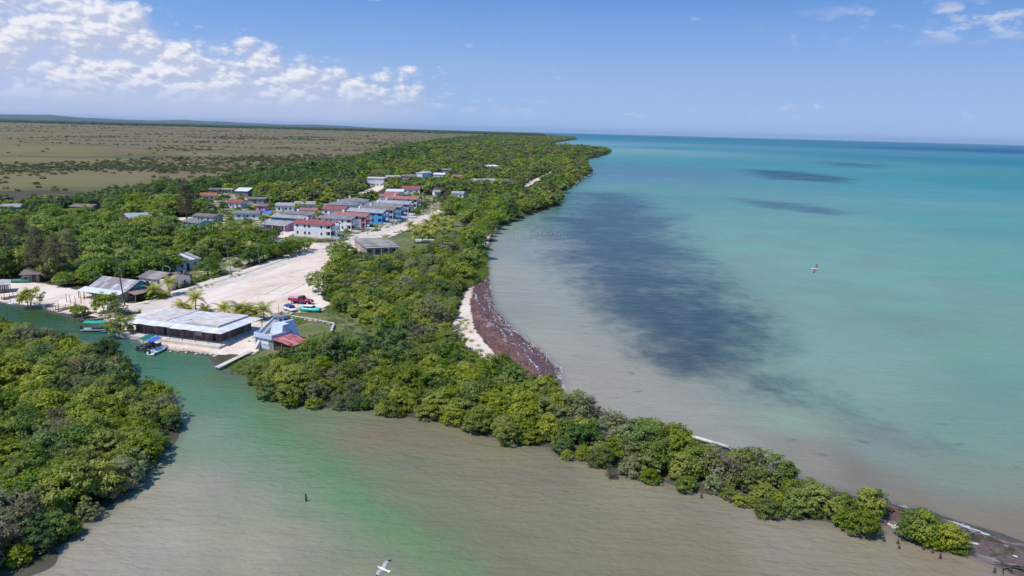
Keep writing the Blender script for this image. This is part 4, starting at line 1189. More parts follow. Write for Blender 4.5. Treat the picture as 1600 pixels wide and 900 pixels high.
def guard_station():
    p, q = G(401, 541.5), G(429.5, 548)
    L = float(np.hypot(*(q - p))); rz = math.atan2(q[1] - p[1], q[0] - p[0])
    o = empty('guard_station', p, rz)
    u = np.array([math.cos(rz), math.sin(rz)]); n_ = np.array([-u[1], u[0]])
    FOOT.append(np.array([p - n_, q + u * 6 - n_, q + u * 6 + n_ * 11, p + n_ * 11]))
    lb = mat('light_blue_wall', (.52, .62, .74), .8, .08, .8, .25, dirt=((.40, .47, .55), .5))
    lb2 = mat('pale_blue_wall', (.50, .62, .76), .8, .1, .8, .25, dirt=((.36, .42, .50), .6))
    rn = rnd
    h = 2.7; D = 5.0
    MB().box(0, L, 0, D, -.3, h).build('lower_room', lb, o)
    pr = MB(); pr.box(-.12, L + .12, -.5, -.32, h - .25, h + .75); pr.box(-.12, .06, -.32, D, h + .003, h + .75); pr.box(L - .06, L + .12, -.32, D - 1.2, h + .003, h + .75); pr.box(-.12, L + .12, -.318, 0, h - .25, h - .003)
    pr.build('terrace_parapet', lb, o)
    MB().box(.07, L - .07, -.3, D, h + .004, h + .06).build('terrace_floor', CONC, o)
    MB().hexa([(.0, -.55, -.3), (.5, -.55, -.3), (.5, -.003, -.3), (.0, -.003, -.3), (-.05, -.48, h - .26), (.25, -.48, h - .26), (.25, -.003, h - .26), (-.05, -.003, h - .26)]).build('corner_buttress', lb, o)
    MB().hexa([(.55, -1.5, -.2), (1.3, -1.5, -.2), (1.3, -.01, -.2), (.55, -.01, -.2), (.55, -1.4, .15), (1.3, -1.4, .15), (1.3, -.01, 1.7), (.55, -.01, 1.7)]).build('sloping_buttress', PALECONC, o)
    window(o, 'f', L * .58, 1.05, 1.1, .9, L, D)
    MB().box(L * .36, L * .76, -.12, -.06, 1.05, 1.75).build('notice_board', WHITE, o)
    door(o, 'f', L * .87, L, D, WALLS['ruin'])
    # tower room behind, with a band of windows and a thin overhanging slab
    ty, tw, td, th = D - .4, 3.6, 3.6, 5.9
    tx = L - tw - 2.4
    oct_ = lambda r, z, cx=tx + tw / 2, cy=ty + td / 2: [(cx + r * math.cos(R(22.5 + 45 * k)), cy + r * math.sin(R(22.5 + 45 * k)), z) for k in range(8)]
    MB().loft([oct_(1.55, -.3), oct_(1.55, th)]).build('tower', lb, o)
    tr = MB().loft([oct_(2.0, th + .003), oct_(2.0, th + .2), oct_(1.85, th + .27)]).build('tower_roof', mat('tower_slab', (.25, .225, .22), .9, .25, .8, .2), o)
    MB().tube([(tx + tw / 2 - .6, ty + td / 2, th + .3), (tx + tw / 2 - .6, ty + td / 2, th + 2.6)], .05, 6).build('antenna', DARKWOOD, tr)
    MB().tube([(tx + tw / 2 + .1, ty + td / 2, th + .3), (tx + tw / 2 + .1, ty + td / 2, th + .6), (tx + tw / 2 + .5, ty + td / 2 - .1, th + 1.1)], [.25, .18, .1], 7).build('lamp', DARKWOOD, tr)
    for k in range(8):
        a0, a1 = R(22.5 + 45 * k), R(22.5 + 45 * (k + 1))
        cx, cy = tx + tw / 2, ty + td / 2
        A, B = Vector((cx + 1.57 * math.cos(a0), cy + 1.57 * math.sin(a0), 0)), Vector((cx + 1.57 * math.cos(a1), cy + 1.57 * math.sin(a1), 0))
        P0, P1 = A.lerp(B, .22), A.lerp(B, .78); nn = (A + B) / 2 - Vector((cx, cy, 0)); nn.normalize()
        pts = []
        for z in (th - 1.35, th - .35):
            for Q_ in (P0 - nn * .03, P1 - nn * .03, P1 + nn * .03, P0 + nn * .03): pts.append((Q_.x, Q_.y, z))
        MB().hexa(pts).build('tower_window', mat('tower_glass', (.05, .10, .14), .15, .2, 1, .5), o)
    # stair block climbing to the tower from the terrace, and the flared flank on the right
    st = MB(); ns = 9
    for i in range(ns): st.box(.35, 1.35, 1.2 + i * .45, 1.2 + (i + 1) * .45, h + .06, h + .06 + .28 * (i + 1))
    st.build('stair', CONC, o)
    MB().hexa([(.06, .9, h + .06), (.30, .9, h + .06), (.30, 5.4, h + .06), (.06, 5.4, h + .06), (.06, .9, h + .85), (.30, .9, h + .85), (.30, 5.4, h + 3.2), (.06, 5.4, h + 3.2)]).build('stair_parapet', lb2, o)
    MB().hexa([(1.42, 2.6, h + .06), (L - .1, 2.6, h + .06), (L - .1, 5.15, h + .06), (1.42, 5.15, h + .06), (1.6, 3.3, h + 2.2), (L - .3, 3.3, h + 2.2), (L - .3, 5.15, h + 2.2), (1.6, 5.15, h + 2.2)]).build('stair_head', lb, o)
    MB().hexa([(L - 2.6, 5.05, -.3), (L + .4, 5.05, -.3), (L + .4, 8.2, -.3), (L - 2.6, 8.2, -.3), (L - 2.6, 5.05, h + 2.4), (L - 1.5, 5.05, h + 2.4), (L - 1.5, 7.8, h + 2.4), (L - 2.6, 7.8, h + 2.4)]).build('flank_wall', mat('flank_blue', (.46, .56, .70), .85, .12, .8, .2, dirt=((.30, .33, .38), .6)), o)
    # red sheet lean-to
    reds = [mat('red_sheet_%d' % i, c, .7, .15, .6, .3, streak=((.55, .42, .42), .6, (.5, 3., 1.))) for i, c in enumerate(((.42, .07, .065), (.50, .16, .15), (.36, .055, .05)))]
    for i in range(7):
        y0, y1 = -.6 + 5.6 * i / 7, -.6 + 5.6 * (i + 1) / 7 - .02
        MB().slab([(L + .2, y0, 2.75), (L + 6.2, y0, 2.05), (L + 6.2, y1, 2.05), (L + .2, y1, 2.75)], .05).build('roof_sheet', reds[[0, 2, 1, 0, 0, 2, 0][i]], o)
    for x, y in ((L + 5.9, -.4), (L + 5.9, 4.8), (L + 3, -.4)): MB().box(x - .06, x + .06, y - .06, y + .06, -.2, 2.0).build('lean_to_post', WOOD, o)
    MB().box(L + .2, L + 3.2, .3, 4.6, -.2, 1.95).build('lean_to_wall', DARKWOOD, o)
    o.scale = (.92, .92, .92)
    T(o, 'light blue guard station with octagonal tower and red sheet lean-to', 'guard station')


guard_station()


def rock_mesh(seed, flat=.6):
    r = random.Random(seed)
    bm = bmesh.new(); bmesh.ops.create_icosphere(bm, subdivisions=2, radius=1)
    for v in bm.verts:
        k = 1 + .28 * (float(vnoise([v.co.x * 2 + seed * 9], [v.co.y * 2 + v.co.z], .8, seed)[0]) - .5) * 2
        v.co = Vector((v.co.x * k, v.co.y * k * .8, v.co.z * k * flat))
    me = bpy.data.meshes.new('rock'); bm.to_mesh(me); bm.free(); me.materials.append(ROCK)
    return me


ROCKS = [rock_mesh(i) for i in range(5)]


def rocks(pts, label, group, s0, s1, z=0.1):
    for k, (a, b) in enumerate(pts):
        o = link('rock', ROCKS[k % 5]); p = G(a, b, z); s = rnd.uniform(s0, s1)
        o.location = (*p, z); o.scale = (s, s * rnd.uniform(.7, 1), s * rnd.uniform(.6, .9)); o.rotation_euler.z = rnd.uniform(0, 6)
        T(o, label, 'rock', group)


rocks([(263, 545), (272, 544), (286, 545), (291, 551), (300, 549), (306, 553), (314, 552), (322, 553), (330, 553), (336, 556), (278, 549), (267, 549)], 'pale boulder at the waterline in front of the long pavilion', 'boulders along the pavilion bank', .28, .6)
rocks([(1516, 848), (1525, 851), (1510, 845)], 'white boulder beside the last shrub of the spit', 'boulders beside the last shrub', .4, .7)
rocks([(1578, 868), (1586, 872), (1572, 856)], 'white boulder in the driftwood heap at the bottom right corner', 'boulders in the corner', .4, .7)
rocks([(1392, 820), (1398, 823)], 'white boulder in the gap before the last shrub of the spit', 'boulders in the gap', .3, .5)


def stone_wall():
    o = empty('stone_wall', G(456, 497))
    p0 = G(456, 497)
    line = GP([(456, 497), (470, 499), (490, 502.5), (515, 507), (522, 509), (520, 514), (518, 521)]) - p0
    v_all = MB(); k = 0
    segs = []
    for a, b in zip(line[:-1], line[1:]):
        L = np.hypot(*(b - a)); n = max(1, int(L / .48))
        for i in range(n): segs.append(a + (b - a) * (i + .5) / n)
    for c in segs:
        for lay in range(2):
            s = link('stone', ROCKS[k % 5], o); k += 1
            s.location = (c[0] + rnd.uniform(-.1, .1), c[1] + rnd.uniform(-.12, .12), .18 + .34 * lay)
            s.scale = (.34, .34, .34); s.rotation_euler.z = rnd.uniform(0, 6)
    T(o, 'low dry-stone wall with a corner on the lawn beside the guard station', 'stone wall')


stone_wall()


def gangway():
    a, b = G(339, 577, .25), G(393, 549)
    L = float(np.hypot(*(b - a))); o = empty('footbridge', (*a, .15), math.atan2(b[1] - a[1], b[0] - a[0]))
    n = int(L / .55)
    for i in range(n):
        z = .45 + .35 * i / n
        MB().box(L * i / n, L * (i + 1) / n - .03, -.55, .55, z, z + .06).build('plank', PALECONC, o)
    for x in (.4, L * .33, L * .66):
        for y in (-.45, .45): MB().box(x - .08, x + .08, y - .08, y + .08, -.9, .45).build('post', WOOD, o)
    T(o, 'narrow pale footbridge running down to the water beside the guard station', 'footbridge')


gangway()


def plaza():
    P_ = GP([(413, 460), (441, 461), (475, 444.5), (449, 443)])
    o = empty('slab_frame', P_[0])
    for a, b in zip(P_, np.roll(P_, -1, 0)):
        a, b = a - P_[0], b - P_[0]; d = (b - a) / np.hypot(*(b - a)); n = np.array([-d[1], d[0]]) * .09
        MB().hexa([(*(a - n), -.1), (*(b - n), -.1), (*(b + n), -.1), (*(a + n), -.1), (*(a - n), .08), (*(b - n), .08), (*(b + n), .08), (*(a + n), .08)]).build('kerb_piece', PALECONC, o)
    T(o, 'long rectangle of low kerbs set in the middle of the sandy lot', 'kerb frame')


plaza()

# ------------------------------------------------------------------ poles and small street furniture


def pole(base, top, label, m_=WOOD, lamp=False, box=None, r=.13):
    p = G(*base)
    d = np.hypot(*p); hgt = max(4.0, (base[1] - top[1]) * math.hypot(d, 45) / F_PX * 1.02)
    lean = (top[0] - base[0]) * d / F_PX * .8
    o = empty('utility_pole', p)
    tp = (lean, 0, hgt)
    MB().tube([(0, 0, -.3), (lean * .5, 0, hgt * .5), tp], [r, r * .9, r * .7], 8).build('post', m_, o)
    MB().box(lean - .9, lean + .9, -.05, .05, hgt - .55, hgt - .43).build('crossarm', m_, o)
    for x in (-.8, 0, .8): MB().tube([(lean + x, 0, hgt - .43), (lean + x, 0, hgt - .25)], .05, 6).build('insulator', WHITE, o)
    if box: MB().box(lean - .05, lean + .95, -.3, .3, hgt - .9, hgt - .1).build('transformer', box, o)
    if lamp: MB().tube([(lean, 0, hgt - .8), (lean + 1.2, -.3, hgt - .5), (lean + 1.7, -.4, hgt - .6)], .06, 6).build('lamp_arm', m_, o)
    return T(o, label, 'utility pole')


pole((195.5, 478), (189, 428), 'dark leaning pole with transformer box by the corrugated house', DARKWOOD, box=mat('transformer', (.06, .065, .07), .6, .2), r=.17)
pole((362, 430), (355, 387), 'leaning wooden pole beside the pavement of the sandy lot', WOOD)
pole((406, 415), (402, 375), 'pole with white foot standing on the kerb behind the sandy lot', WOOD)
pole((307, 341), (306, 314), 'pale pole standing left of the turquoise house', WOOD)
pole((415, 365), (414, 337), 'thin pole left of the pink house', WOOD)
pole((526, 376), (525, 348), 'white pole at the corner of the nearest white terrace house', WHITE)
pole((574.5, 369), (574, 351), 'slim street pole with turquoise box in front of the red balconies', CONC, box=WALLS['turquoise'])
pole((547, 383), (546, 369), 'short grey pole at the mouth of the street', CONC)
pole((447, 310), (447, 296), 'far pole rising from trees behind the yellow house', WOOD)
pole((660, 312), (660, 301), 'far pole right of the red roof behind the terrace', CONC)
pole((674, 331), (674, 325), 'white post at the far end of the street', WHITE)
pole((239, 463), (239, 443), 'thin pole between the corrugated house and the pavement', WOOD)


def bench(px, label):
    o = empty('bench', G(*px), .25)
    MB().box(0, 4.5, 0, .7, .42, .55).build('seat', PALECONC, o)
    for x in (.3, 2.1, 3.9): MB().box(x, x + .3, .08, .62, -.1, .42).build('leg', CONC, o)
    MB().box(0, 4.5, .62, .74, .56, 1.0).build('backrest', PALECONC, o)
    T(o, label, 'bench')


bench((352, 425), 'long pale bench beside the leaning wooden pole')
bench((252, 446), 'low pale slab bench in front of the broken walls')


def cistern():
    o = empty('white_tank', G(304, 388), .1)
    r = MB(); r.loft([[(x, .8 * math.cos(a) * k, .95 + .8 * math.sin(a) * k) for a in [R(30 * i) for i in range(12)]] for x, k in ((-.2, .4), (0, .85), (.3, 1), (3.4, 1), (3.7, .85), (3.9, .4))])
    r.build('body', WHITE, o, True)
    for x in (.6, 2.9): MB().box(x, x + .35, -.7, .7, -.1, .45).build('cradle', CONC, o)
    T(o, 'white horizontal tank on the grass left of the round tree', 'tank')


cistern()

# ------------------------------------------------------------------ vehicles


def wheel(parent, x, y, r=.33, w=.22, rim=CHROME):
    s = 1 if y > 0 else -1
    o = MB().tube([(x, y - s * w, r), (x, y, r)], r, 16).build('wheel', RUBBER, parent)
    MB().tube([(x, y - s * .04, r), (x, y + s * .015, r)], r * .58, 12).build('rim', rim, o)
    return o


def paint(name, col): return mat('paint_' + name, col, .28, .06, 1.0, .5)


def sec(x, w, z0, z1, tumble=.06):
    return [(x, -w, z0 + .1), (x, -w, (z0 + z1) * .55), (x, -w + tumble, z1 - .04), (x, -w + .18, z1), (x, w - .18, z1), (x, w - tumble, z1 - .04), (x, w, (z0 + z1) * .55), (x, w, z0 + .1), (x, w - .15, z0), (x, -w + .15, z0)]


def car(px, rz, label, body, top, vintage=True, name='parked_car', glass=None):
    o = empty(name, G(*px), rz)
    Lh = 2.5 if vintage else 2.05
    if vintage:
        S = [(-Lh, .80, .42, .86), (-Lh + .12, .92, .32, 1.02), (-1.6, .96, .27, 1.02), (-.6, .97, .25, .96), (.7, .97, .25, .96), (1.5, .95, .27, .96), (Lh - .15, .92, .32, .90), (Lh, .82, .42, .80)]
    else:
        S = [(-Lh, .66, .42, .80), (-Lh + .2, .78, .30, .92), (-.8, .82, .25, .92), (.6, .82, .25, .90), (1.4, .80, .28, .80), (Lh - .1, .74, .34, .66), (Lh, .62, .42, .60)]
    b = MB().loft([sec(*s) for s in S]).build('body', body, o, True)
    c0, c1, zt = (-1.25, .75, 1.46) if vintage else (-1.5, .75, 1.42)
    hw = .86 if vintage else .74
    g = MB().hexa([(c0 - .35, -hw, .93), (c1 + .45, -hw, .93), (c1 + .45, hw, .93), (c0 - .35, hw, .93), (c0, -hw + .14, zt), (c1 - .15, -hw + .14, zt), (c1 - .15, hw - .14, zt), (c0, hw - .14, zt)])
    g.build('window_band', glass or GLASS, o)
    MB().hexa([(c0 - .1, -hw + .08, zt - .03), (c1 - .0, -hw + .08, zt - .03), (c1 - .0, hw - .08, zt - .03), (c0 - .1, hw - .08, zt - .03), (c0 + .05, -hw + .2, zt + .08), (c1 - .25, -hw + .2, zt + .08), (c1 - .25, hw - .2, zt + .08), (c0 + .05, hw - .2, zt + .08)]).build('roof', top, o)
    for x in (c0 + .55, c1 - .55):
        pl = MB()
        for s in (-1, 1): pl.hexa([(x - .05, s * (hw + .012) - .02, .93), (x + .05, s * (hw + .012) - .02, .93), (x + .05, s * (hw + .012) + .02, .93), (x - .05, s * (hw + .012) + .02, .93)] + [(x - .05, s * (hw - .125) - .02, zt - .02), (x + .05, s * (hw - .125) - .02, zt - .02), (x + .05, s * (hw - .125) + .02, zt - .02), (x - .05, s * (hw - .125) + .02, zt - .02)])
        pl.build('pillar', body, o)
    for x in (-Lh + .95, Lh - .9):
        for y in (-.90 if vintage else -.78, .90 if vintage else .78): wheel(o, x, y)
    for s in (-1, 1):
        MB().tube([(Lh - .05, s * .62, .66), (Lh + .03, s * .62, .66)], .12, 10).build('headlight', WHITE, o)
        MB().box(-Lh - .03, -Lh + .05, s * .62 - .1, s * .62 + .1, .66, .82).build('tail_light', WALLS['red'], o)
    for x in (Lh, -Lh): MB().box(x - .06, x + .10, -.78, .78, .36, .50).build('bumper', CHROME, o)
    if vintage:
        for s in (-1, 1): MB().hexa([(-Lh + .05, s * .84 - .05, .95), (-1.0, s * .84 - .05, .95), (-1.0, s * .84 + .05, .95), (-Lh + .05, s * .84 + .05, .95), (-Lh + .02, s * .86 - .03, 1.17), (-1.1, s * .86 - .02, 1.03), (-1.1, s * .86 + .02, 1.03), (-Lh + .02, s * .86 + .03, 1.17)]).build('tail_fin', body, o)
    return T(o, label, 'car')


car((485, 486.5), R(-8), 'turquoise vintage sedan with white roof on the edge of the lawn', paint('turquoise', (.07, .62, .56)), WHITE)
car((454, 485.5), R(-42), 'white car with dark blue roof and painted blue reflection on its glass beside the turquoise sedan', paint('white', (.74, .74, .80)), paint('navy', (.06, .06, .26)), False, glass=mat('blue_reflection_glass', (.04, .04, .16), .15, .2))  # the blue reflected in the windshield is painted into the glass colour


def truck(px, rz, label, body, cargo_top, bed=2.9):
    o = empty('truck', G(*px), rz)
    MB().box(-2.9, 2.7, -.45, .45, .45, .72).build('chassis', DARKWOOD, o)
    # bonnet and cab
    MB().loft([sec(.55, .92, .60, 1.30), sec(1.3, .90, .60, 1.26), sec(2.3, .80, .62, 1.18), sec(2.75, .66, .66, 1.02)]).build('bonnet', body, o, True)
    MB().box(-.55, .62, -.93, .93, .60, 1.32).build('cab', body, o)
    MB().hexa([(-.52, -.90, 1.32), (.60, -.90, 1.32), (.60, .90, 1.32), (-.52, .90, 1.32), (-.46, -.78, 1.95), (.30, -.78, 1.95), (.30, .78, 1.95), (-.46, .78, 1.95)]).build('window_band', GLASS, o)
    MB().hexa([(-.55, -.82, 1.94), (.36, -.82, 1.94), (.36, .82, 1.94), (-.55, .82, 1.94), (-.45, -.7, 2.06), (.25, -.7, 2.06), (.25, .7, 2.06), (-.45, .7, 2.06)]).build('cab_roof', DARKWOOD, o)
    bd = MB(); bd.box(-.65 - bed, -.65, -1.02, 1.02, .80, .92); bd.box(-.65 - bed, -.65, -1.02, -.95, .92, 1.5); bd.box(-.65 - bed, -.65, .95, 1.02, .92, 1.5); bd.box(-.65 - bed, -.58 - bed, -.95, .95, .92, 1.5); bd.box(-.72, -.65, -.95, .95, .92, 1.7)
    bd.build('cargo_bed', body, o)
    if cargo_top:
        MB().hexa([(-.55 - bed, -.93, 1.0), (-.78, -.93, 1.0), (-.78, .93, 1.0), (-.55 - bed, .93, 1.0), (-.5 - bed, -.85, 2.05), (-.8, -.85, 1.95), (-.8, .85, 1.95), (-.5 - bed, .85, 2.05)]).build('canvas_cover', cargo_top, o)
    for x in (-2.3, 1.75):
        for y in (-.95, .95): wheel(o, x, y, .42, .26)
    for s in (-1, 1): MB().tube([(2.6, s * .72, 1.0), (2.78, s * .72, 1.0)], .13, 10).build('headlight', WHITE, o)
    for s in (-1, 1): MB().loft([[(1.75 + .62 * math.cos(a), s * .98 - .2, .45 + .55 * math.sin(a)) for a in [R(18 * i) for i in range(11)]], [(1.75 + .62 * math.cos(a), s * .98 + .08, .45 + .55 * math.sin(a)) for a in [R(18 * i) for i in range(11)]]], False, False).build('fender', body, o)
    MB().box(2.72, 2.86, -.85, .85, .52, .70).build('bumper', CHROME, o)
    return T(o, label, 'truck')


truck((473, 474.5), R(-12), 'dark red vintage truck with pink cargo cover on the sandy lot', paint('darkred', (.30, .015, .055)), mat('pink_canvas', (.72, .42, .50), .8, .15, 1.2, .2))
truck((627, 346.5), R(-110), 'blue truck parked in the street by the cyan house', paint('blue', (.03, .22, .50)), None)
car((644, 340.5), R(-20), 'pale grey car parked in front of the far terrace houses', paint('palegrey', (.60, .62, .68)), WHITE)

# ------------------------------------------------------------------ boats


def boat(px, rz, label, L, B, hull, inside, canopy=None, h=.62, motor=True, name='boat', tilt=0.0, z=0.0, posts=4):
    o = empty(name, (*G(*px, z), z - .10), rz); o.rotation_euler = (tilt, 0, rz)
    outer, inner = [], []
    n = 11
    for i in range(n):
        t_ = i / (n - 1)
        w = B / 2 * (1 - max(0, (t_ - .5) / .5) ** 2.3 * .97) * (.86 + .14 * min(1, t_ * 4))
        sh = h * (1 + .55 * max(0, t_ - .55) ** 1.5 * 2)
        x = L * (t_ - .5); k = .08 * max(0, t_ - .7) * 8
        outer.append([(x, -w, sh), (x, -w * .93, sh * .5), (x, -w * .55, .06 + k * .2), (x, 0, .0 + k * .25), (x, w * .55, .06 + k * .2), (x, w * .93, sh * .5), (x, w, sh)])
        inner.append([(x * .985, w * .88, sh - .002), (x * .985, w * .80, sh * .5), (x * .985, w * .45, .2), (x * .985, 0, .18), (x * .985, -w * .45, .2), (x * .985, -w * .80, sh * .5), (x * .985, -w * .88, sh - .002)])
    MB().loft([a + b for a, b in zip(outer, inner)], True, True).build('hull', hull, o, True)
    for fx in (-.28, 0, .22):
        w = B * .41
        MB().box(L * fx - .14, L * fx + .14, -w, w, h * .62, h * .70).build('thwart', inside, o)
    if motor:
        m_ = MB().box(-L / 2 - .32, -L / 2 - .02, -.16, .16, h * .8, h + .5).build('outboard', DARK, o)
        MB().box(-L / 2 - .22, -L / 2 - .10, -.05, .05, -.2, h * .8).build('motor_leg', DARK, m_)
    if canopy:
        c0, c1 = -L * .40, L * .30; zt = h + 1.55; k = 8
        v = []; cw = B * .56
        for i in range(k + 1):
            y = -cw + 2 * cw * i / k
            for x in (c0, (c0 + c1) / 2, c1): v.append((x, y, zt + .22 * (1 - (y / cw) ** 2) - (.05 if x == (c0 + c1) / 2 else 0)))
        mb = MB(); mb.add(v, [(i * 3 + j, i * 3 + j + 1, (i + 1) * 3 + j + 1, (i + 1) * 3 + j) for i in range(k) for j in range(2)]); cv = mb.build('canopy', canopy, o)
        sm = cv.modifiers.new('thick', 'SOLIDIFY'); sm.thickness = .04
        for x in (c0 + .1, c1 - .1):
            for y in (-B * .44, B * .44): MB().tube([(x, y, h * .7), (x, y, zt + .05)], .035, 6).build('canopy_post', WOOD, o)
    return T(o, label, 'boat')


bw = mat('boat_white', (.70, .72, .74), .45, .1, 1.2, .4, dirt=((.45, .44, .42), .4)); bg = mat('boat_grey', (.33, .34, .36), .7, .2, 1.2, .3); bb = mat('boat_blue', (.10, .20, .38), .5, .15, 1.2, .4)
bgreen = mat('boat_green', (.04, .22, .17), .6, .2, 1.2, .3); bin_ = mat('boat_inside', (.22, .25, .28), .8, .2, 2, .2); bwood = mat('boat_wood', (.20, .165, .14), .9, .3, 1.5, .2); bdark = mat('boat_dark', (.07, .08, .09), .7, .2, 1.5, .3)
cg = mat('canopy_green', (.02, .36, .25), .7, .12, .8, .25); cdg = mat('canopy_dark_green', (.025, .16, .10), .7, .15, .8, .25); cb = mat('canopy_blue', (.04, .16, .52), .7, .12, .8, .25)
AXC = math.atan2(*(G(270, 535) - G(235, 552))[::-1])
boat((248, 549), AXC, 'white open motorboat moored in front of the pavilion', 5.6, 1.9, bw, bin_)
boat((240.5, 545.5), AXC, 'boat with blue canopy moored beside the white motorboat', 5.2, 1.7, bdark, bin_, cb)
boat((229, 542.5), AXC, 'boat with dark green canopy moored outermost in front of the pavilion', 5.4, 1.8, bdark, bin_, cdg)
boat((153, 517), R(8), 'long boat with bright green canopy moored across the creek', 6.4, 1.9, bg, bin_, cg)
boat((172, 519.5), R(5), 'small blue skiff beside the green-canopied boat', 3.0, 1.3, bb, bin_, None, .5, False)
boat((70, 474), R(12), 'grey wooden boat drawn up at the creek bank', 6.0, 1.8, bg, bwood, None, .55, False)
boat((91, 480), R(14), 'brown wooden boat tied among the jetty stakes', 5.6, 1.5, bwood, bwood, None, .5, False)
boat((21, 468), R(8), 'grey rowing boat near the left edge of the creek', 4.2, 1.4, bg, bin_, None, .5, False)
boat((24, 475), R(5), 'pale half-sunk skiff below the grey rowing boat', 3.6, 1.2, bw, bin_, None, .3, False)
boat((150, 500), R(25), 'brown canoe beached behind the green-canopied boat', 6.2, 1.2, bwood, bwood, None, .5, False, z=.15)
boat((200, 491), R(22), 'dark narrow boat lying on the sand near the pavilion', 5.5, 1.1, bdark, bwood, None, .5, False, z=.75)
boat((33, 441), R(4), 'teal green boat lying on the ground beside the grey shed', 5.2, 1.7, bgreen, bgreen, None, .8, False, z=LAND + .1)

# ------------------------------------------------------------------ jetties and stakes in the creek


def jetty(px, rz, L, label):
    o = empty('jetty', (*G(*px, 0), 0), rz)
    for i in range(int(L / .6)):
        x = i * .6
        MB().box(x, x + .5, -.7 + rnd.uniform(-.1, .1), .7 + rnd.uniform(-.1, .1), .62, .69).build('plank', [WOOD, DARKWOOD][i % 3 == 0], o)
    for x in (.2, L * .5, L - .3):
        for y in (-.65, .65): MB().tube([(x, y, -.8), (x + rnd.uniform(-.1, .1), y, rnd.uniform(.9, 2.0))], .07, 6).build('stake', WOOD, o)
    T(o, label, 'jetty')


jetty((88, 488), R(60), 5.0, 'broken plank jetty beside the brown wooden boat')
jetty((112, 497), R(50), 5.5, 'low stake jetty left of the creekside bushes')
jetty((4, 470), R(65), 4.5, 'short jetty at the left edge of the creek')
for k, (a, b) in enumerate([(75, 497), (80, 494), (88, 499), (95, 501), (101, 503), (107, 501), (84, 488), (92, 483), (99, 486), (118, 503), (128, 505), (122, 497), (134, 515), (140, 510), (158, 517), (62, 482), (16, 474), (30, 478)]):
    s = MB().tube([(0, 0, -1), (rnd.uniform(-.15, .15), 0, .6), (rnd.uniform(-.3, .3), 0, rnd.uniform(.9, 1.9))], [.08, .07, .05], 6).build('stake', WOOD)
    s.location = (*G(a, b, 0), 0)
    T(s, 'thin grey mooring stake standing in the creek by the jetties', 'stake', 'mooring stakes in the creek')
for k, (a, b) in enumerate([(126, 466), (131, 468), (104, 470), (110, 472), (118, 474), (127, 473)]):
    s = MB().tube([(0, 0, -.4), (rnd.uniform(-.1, .1), 0, rnd.uniform(1.3, 2.0))], [.09, .06], 6).build('fence_post', WOOD)
    s.location = (*G(a, b), LAND)
    T(s, 'grey fence post on the sandy bank in front of the corrugated house', 'fence post', 'fence posts on the creek bank')
for k, (a, b) in enumerate([(1140, 786), (1197, 806), (1357, 842), (1380, 846), (1402, 850), (1404, 857), (1442, 859), (1456, 864), (1468, 873), (1553, 895), (1095, 778), (1350, 836)]):
    s = MB().tube([(0, 0, -.5), (.05, 0, .25), (.1, .05, rnd.uniform(.4, .75))], [.16, .13, .06], 7).build('stump', DARKWOOD)
    s.location = (*G(a, b, 0), 0)
    T(s, 'dark stump poking out of the grey water along the spit', 'stump', 'stumps along the spit')
s = MB().tube([(0, 0, -.6), (.05, 0, .5), (-.05, 0, 1.0)], [.16, .12, .07], 7).build('stump', DARKWOOD)
s.location = (*G(478, 783, 0), 0); T(s, 'lone dark stump in the middle of the creek mouth', 'stump')


def sea_posts(a, b, n, label, group):
    p, q = G(*a, 0), G(*b, 0)
    for i in range(n):
        c = p + (q - p) * i / (n - 1) + rng.normal(0, .4, 2)
        s = MB().tube([(0, 0, -.8), (rnd.uniform(-.1, .1), 0, rnd.uniform(.5, 1.0))], [.16, .12], 6).build('sea_post', PALECONC)
        s.location = (*c, 0)
        T(s, label, 'post', group)


sea_posts((800, 364), (882, 368), 22, 'stub of the old pier row reaching out from the near bay', 'old pier stubs in the bay')
sea_posts((930, 291), (1006, 292), 16, 'pale post of the fence row in the water below the headland', 'fence row below the headland')
sea_posts((926, 273), (985, 276), 16, 'post of the far pier row off the sea wall', 'far pier row')
ribbon(GP([(897, 291), (906, 282), (925, 273)], 0), .6, 0, 'sea_wall', PALECONC, .02, 1.0)
T(bpy.data.objects['sea_wall'], 'pale sea wall along the far shore below the headland', 'sea wall')

# driftwood
a, b = G(1012, 664, .5), G(1139, 699, .5)
mid = (a + b) / 2
lg = empty('driftwood_log', (*mid, 0.5))
A_, B_ = a - mid, b - mid
MB().tube([(*A_, .05), (*(A_ * .4), .1), (*(B_ * .4), .08), (*B_, .02)], [.16, .22, .27, .25], 9).build('trunk', mat('bleached_wood', (.62, .57, .52), .9, .2, 1.2, .15, bump=.3), lg, True)
MB().tube([(*(A_ * .9), .1), (A_[0] * .9 - .6, A_[1] * .9 + .8, .7)], [.12, .05], 6).build('branch', _mats['bleached_wood'], lg)
T(lg, 'long bleached log lying along the sea side of the spit', 'log')
for k, (px, sc, lb) in enumerate((((1402, 800), 1.0, 'reddish fallen branch in the gap before the last shrub of the spit'), ((1580, 885), 1.3, 'dark tangled root heap at the bottom right corner'), ((1516, 834), .45, 'small dark driftwood piece beside the last shrub'))):
    o = empty('driftwood_branch', (*G(*px, .3), .25), k)
    mb = MB()
    for j in range(9):
        a0 = rnd.uniform(0, 6.3); l_ = rnd.uniform(.8, 2.0) * sc
        mb.tube([(0, 0, .05), (math.cos(a0) * l_ * .5, math.sin(a0) * l_ * .5, .35 * sc * rnd.random()), (math.cos(a0 + .4) * l_, math.sin(a0 + .4) * l_, .25 * sc * rnd.random())], [.10 * sc, .07 * sc, .02], 6)
    mb.build('branches', mat('driftwood_%d' % k, [(.20, .10, .08), (.09, .075, .06), (.07, .06, .05)][k], .9, .3, 2, .15), o)
    T(o, lb, 'driftwood')

# ------------------------------------------------------------------ vegetation


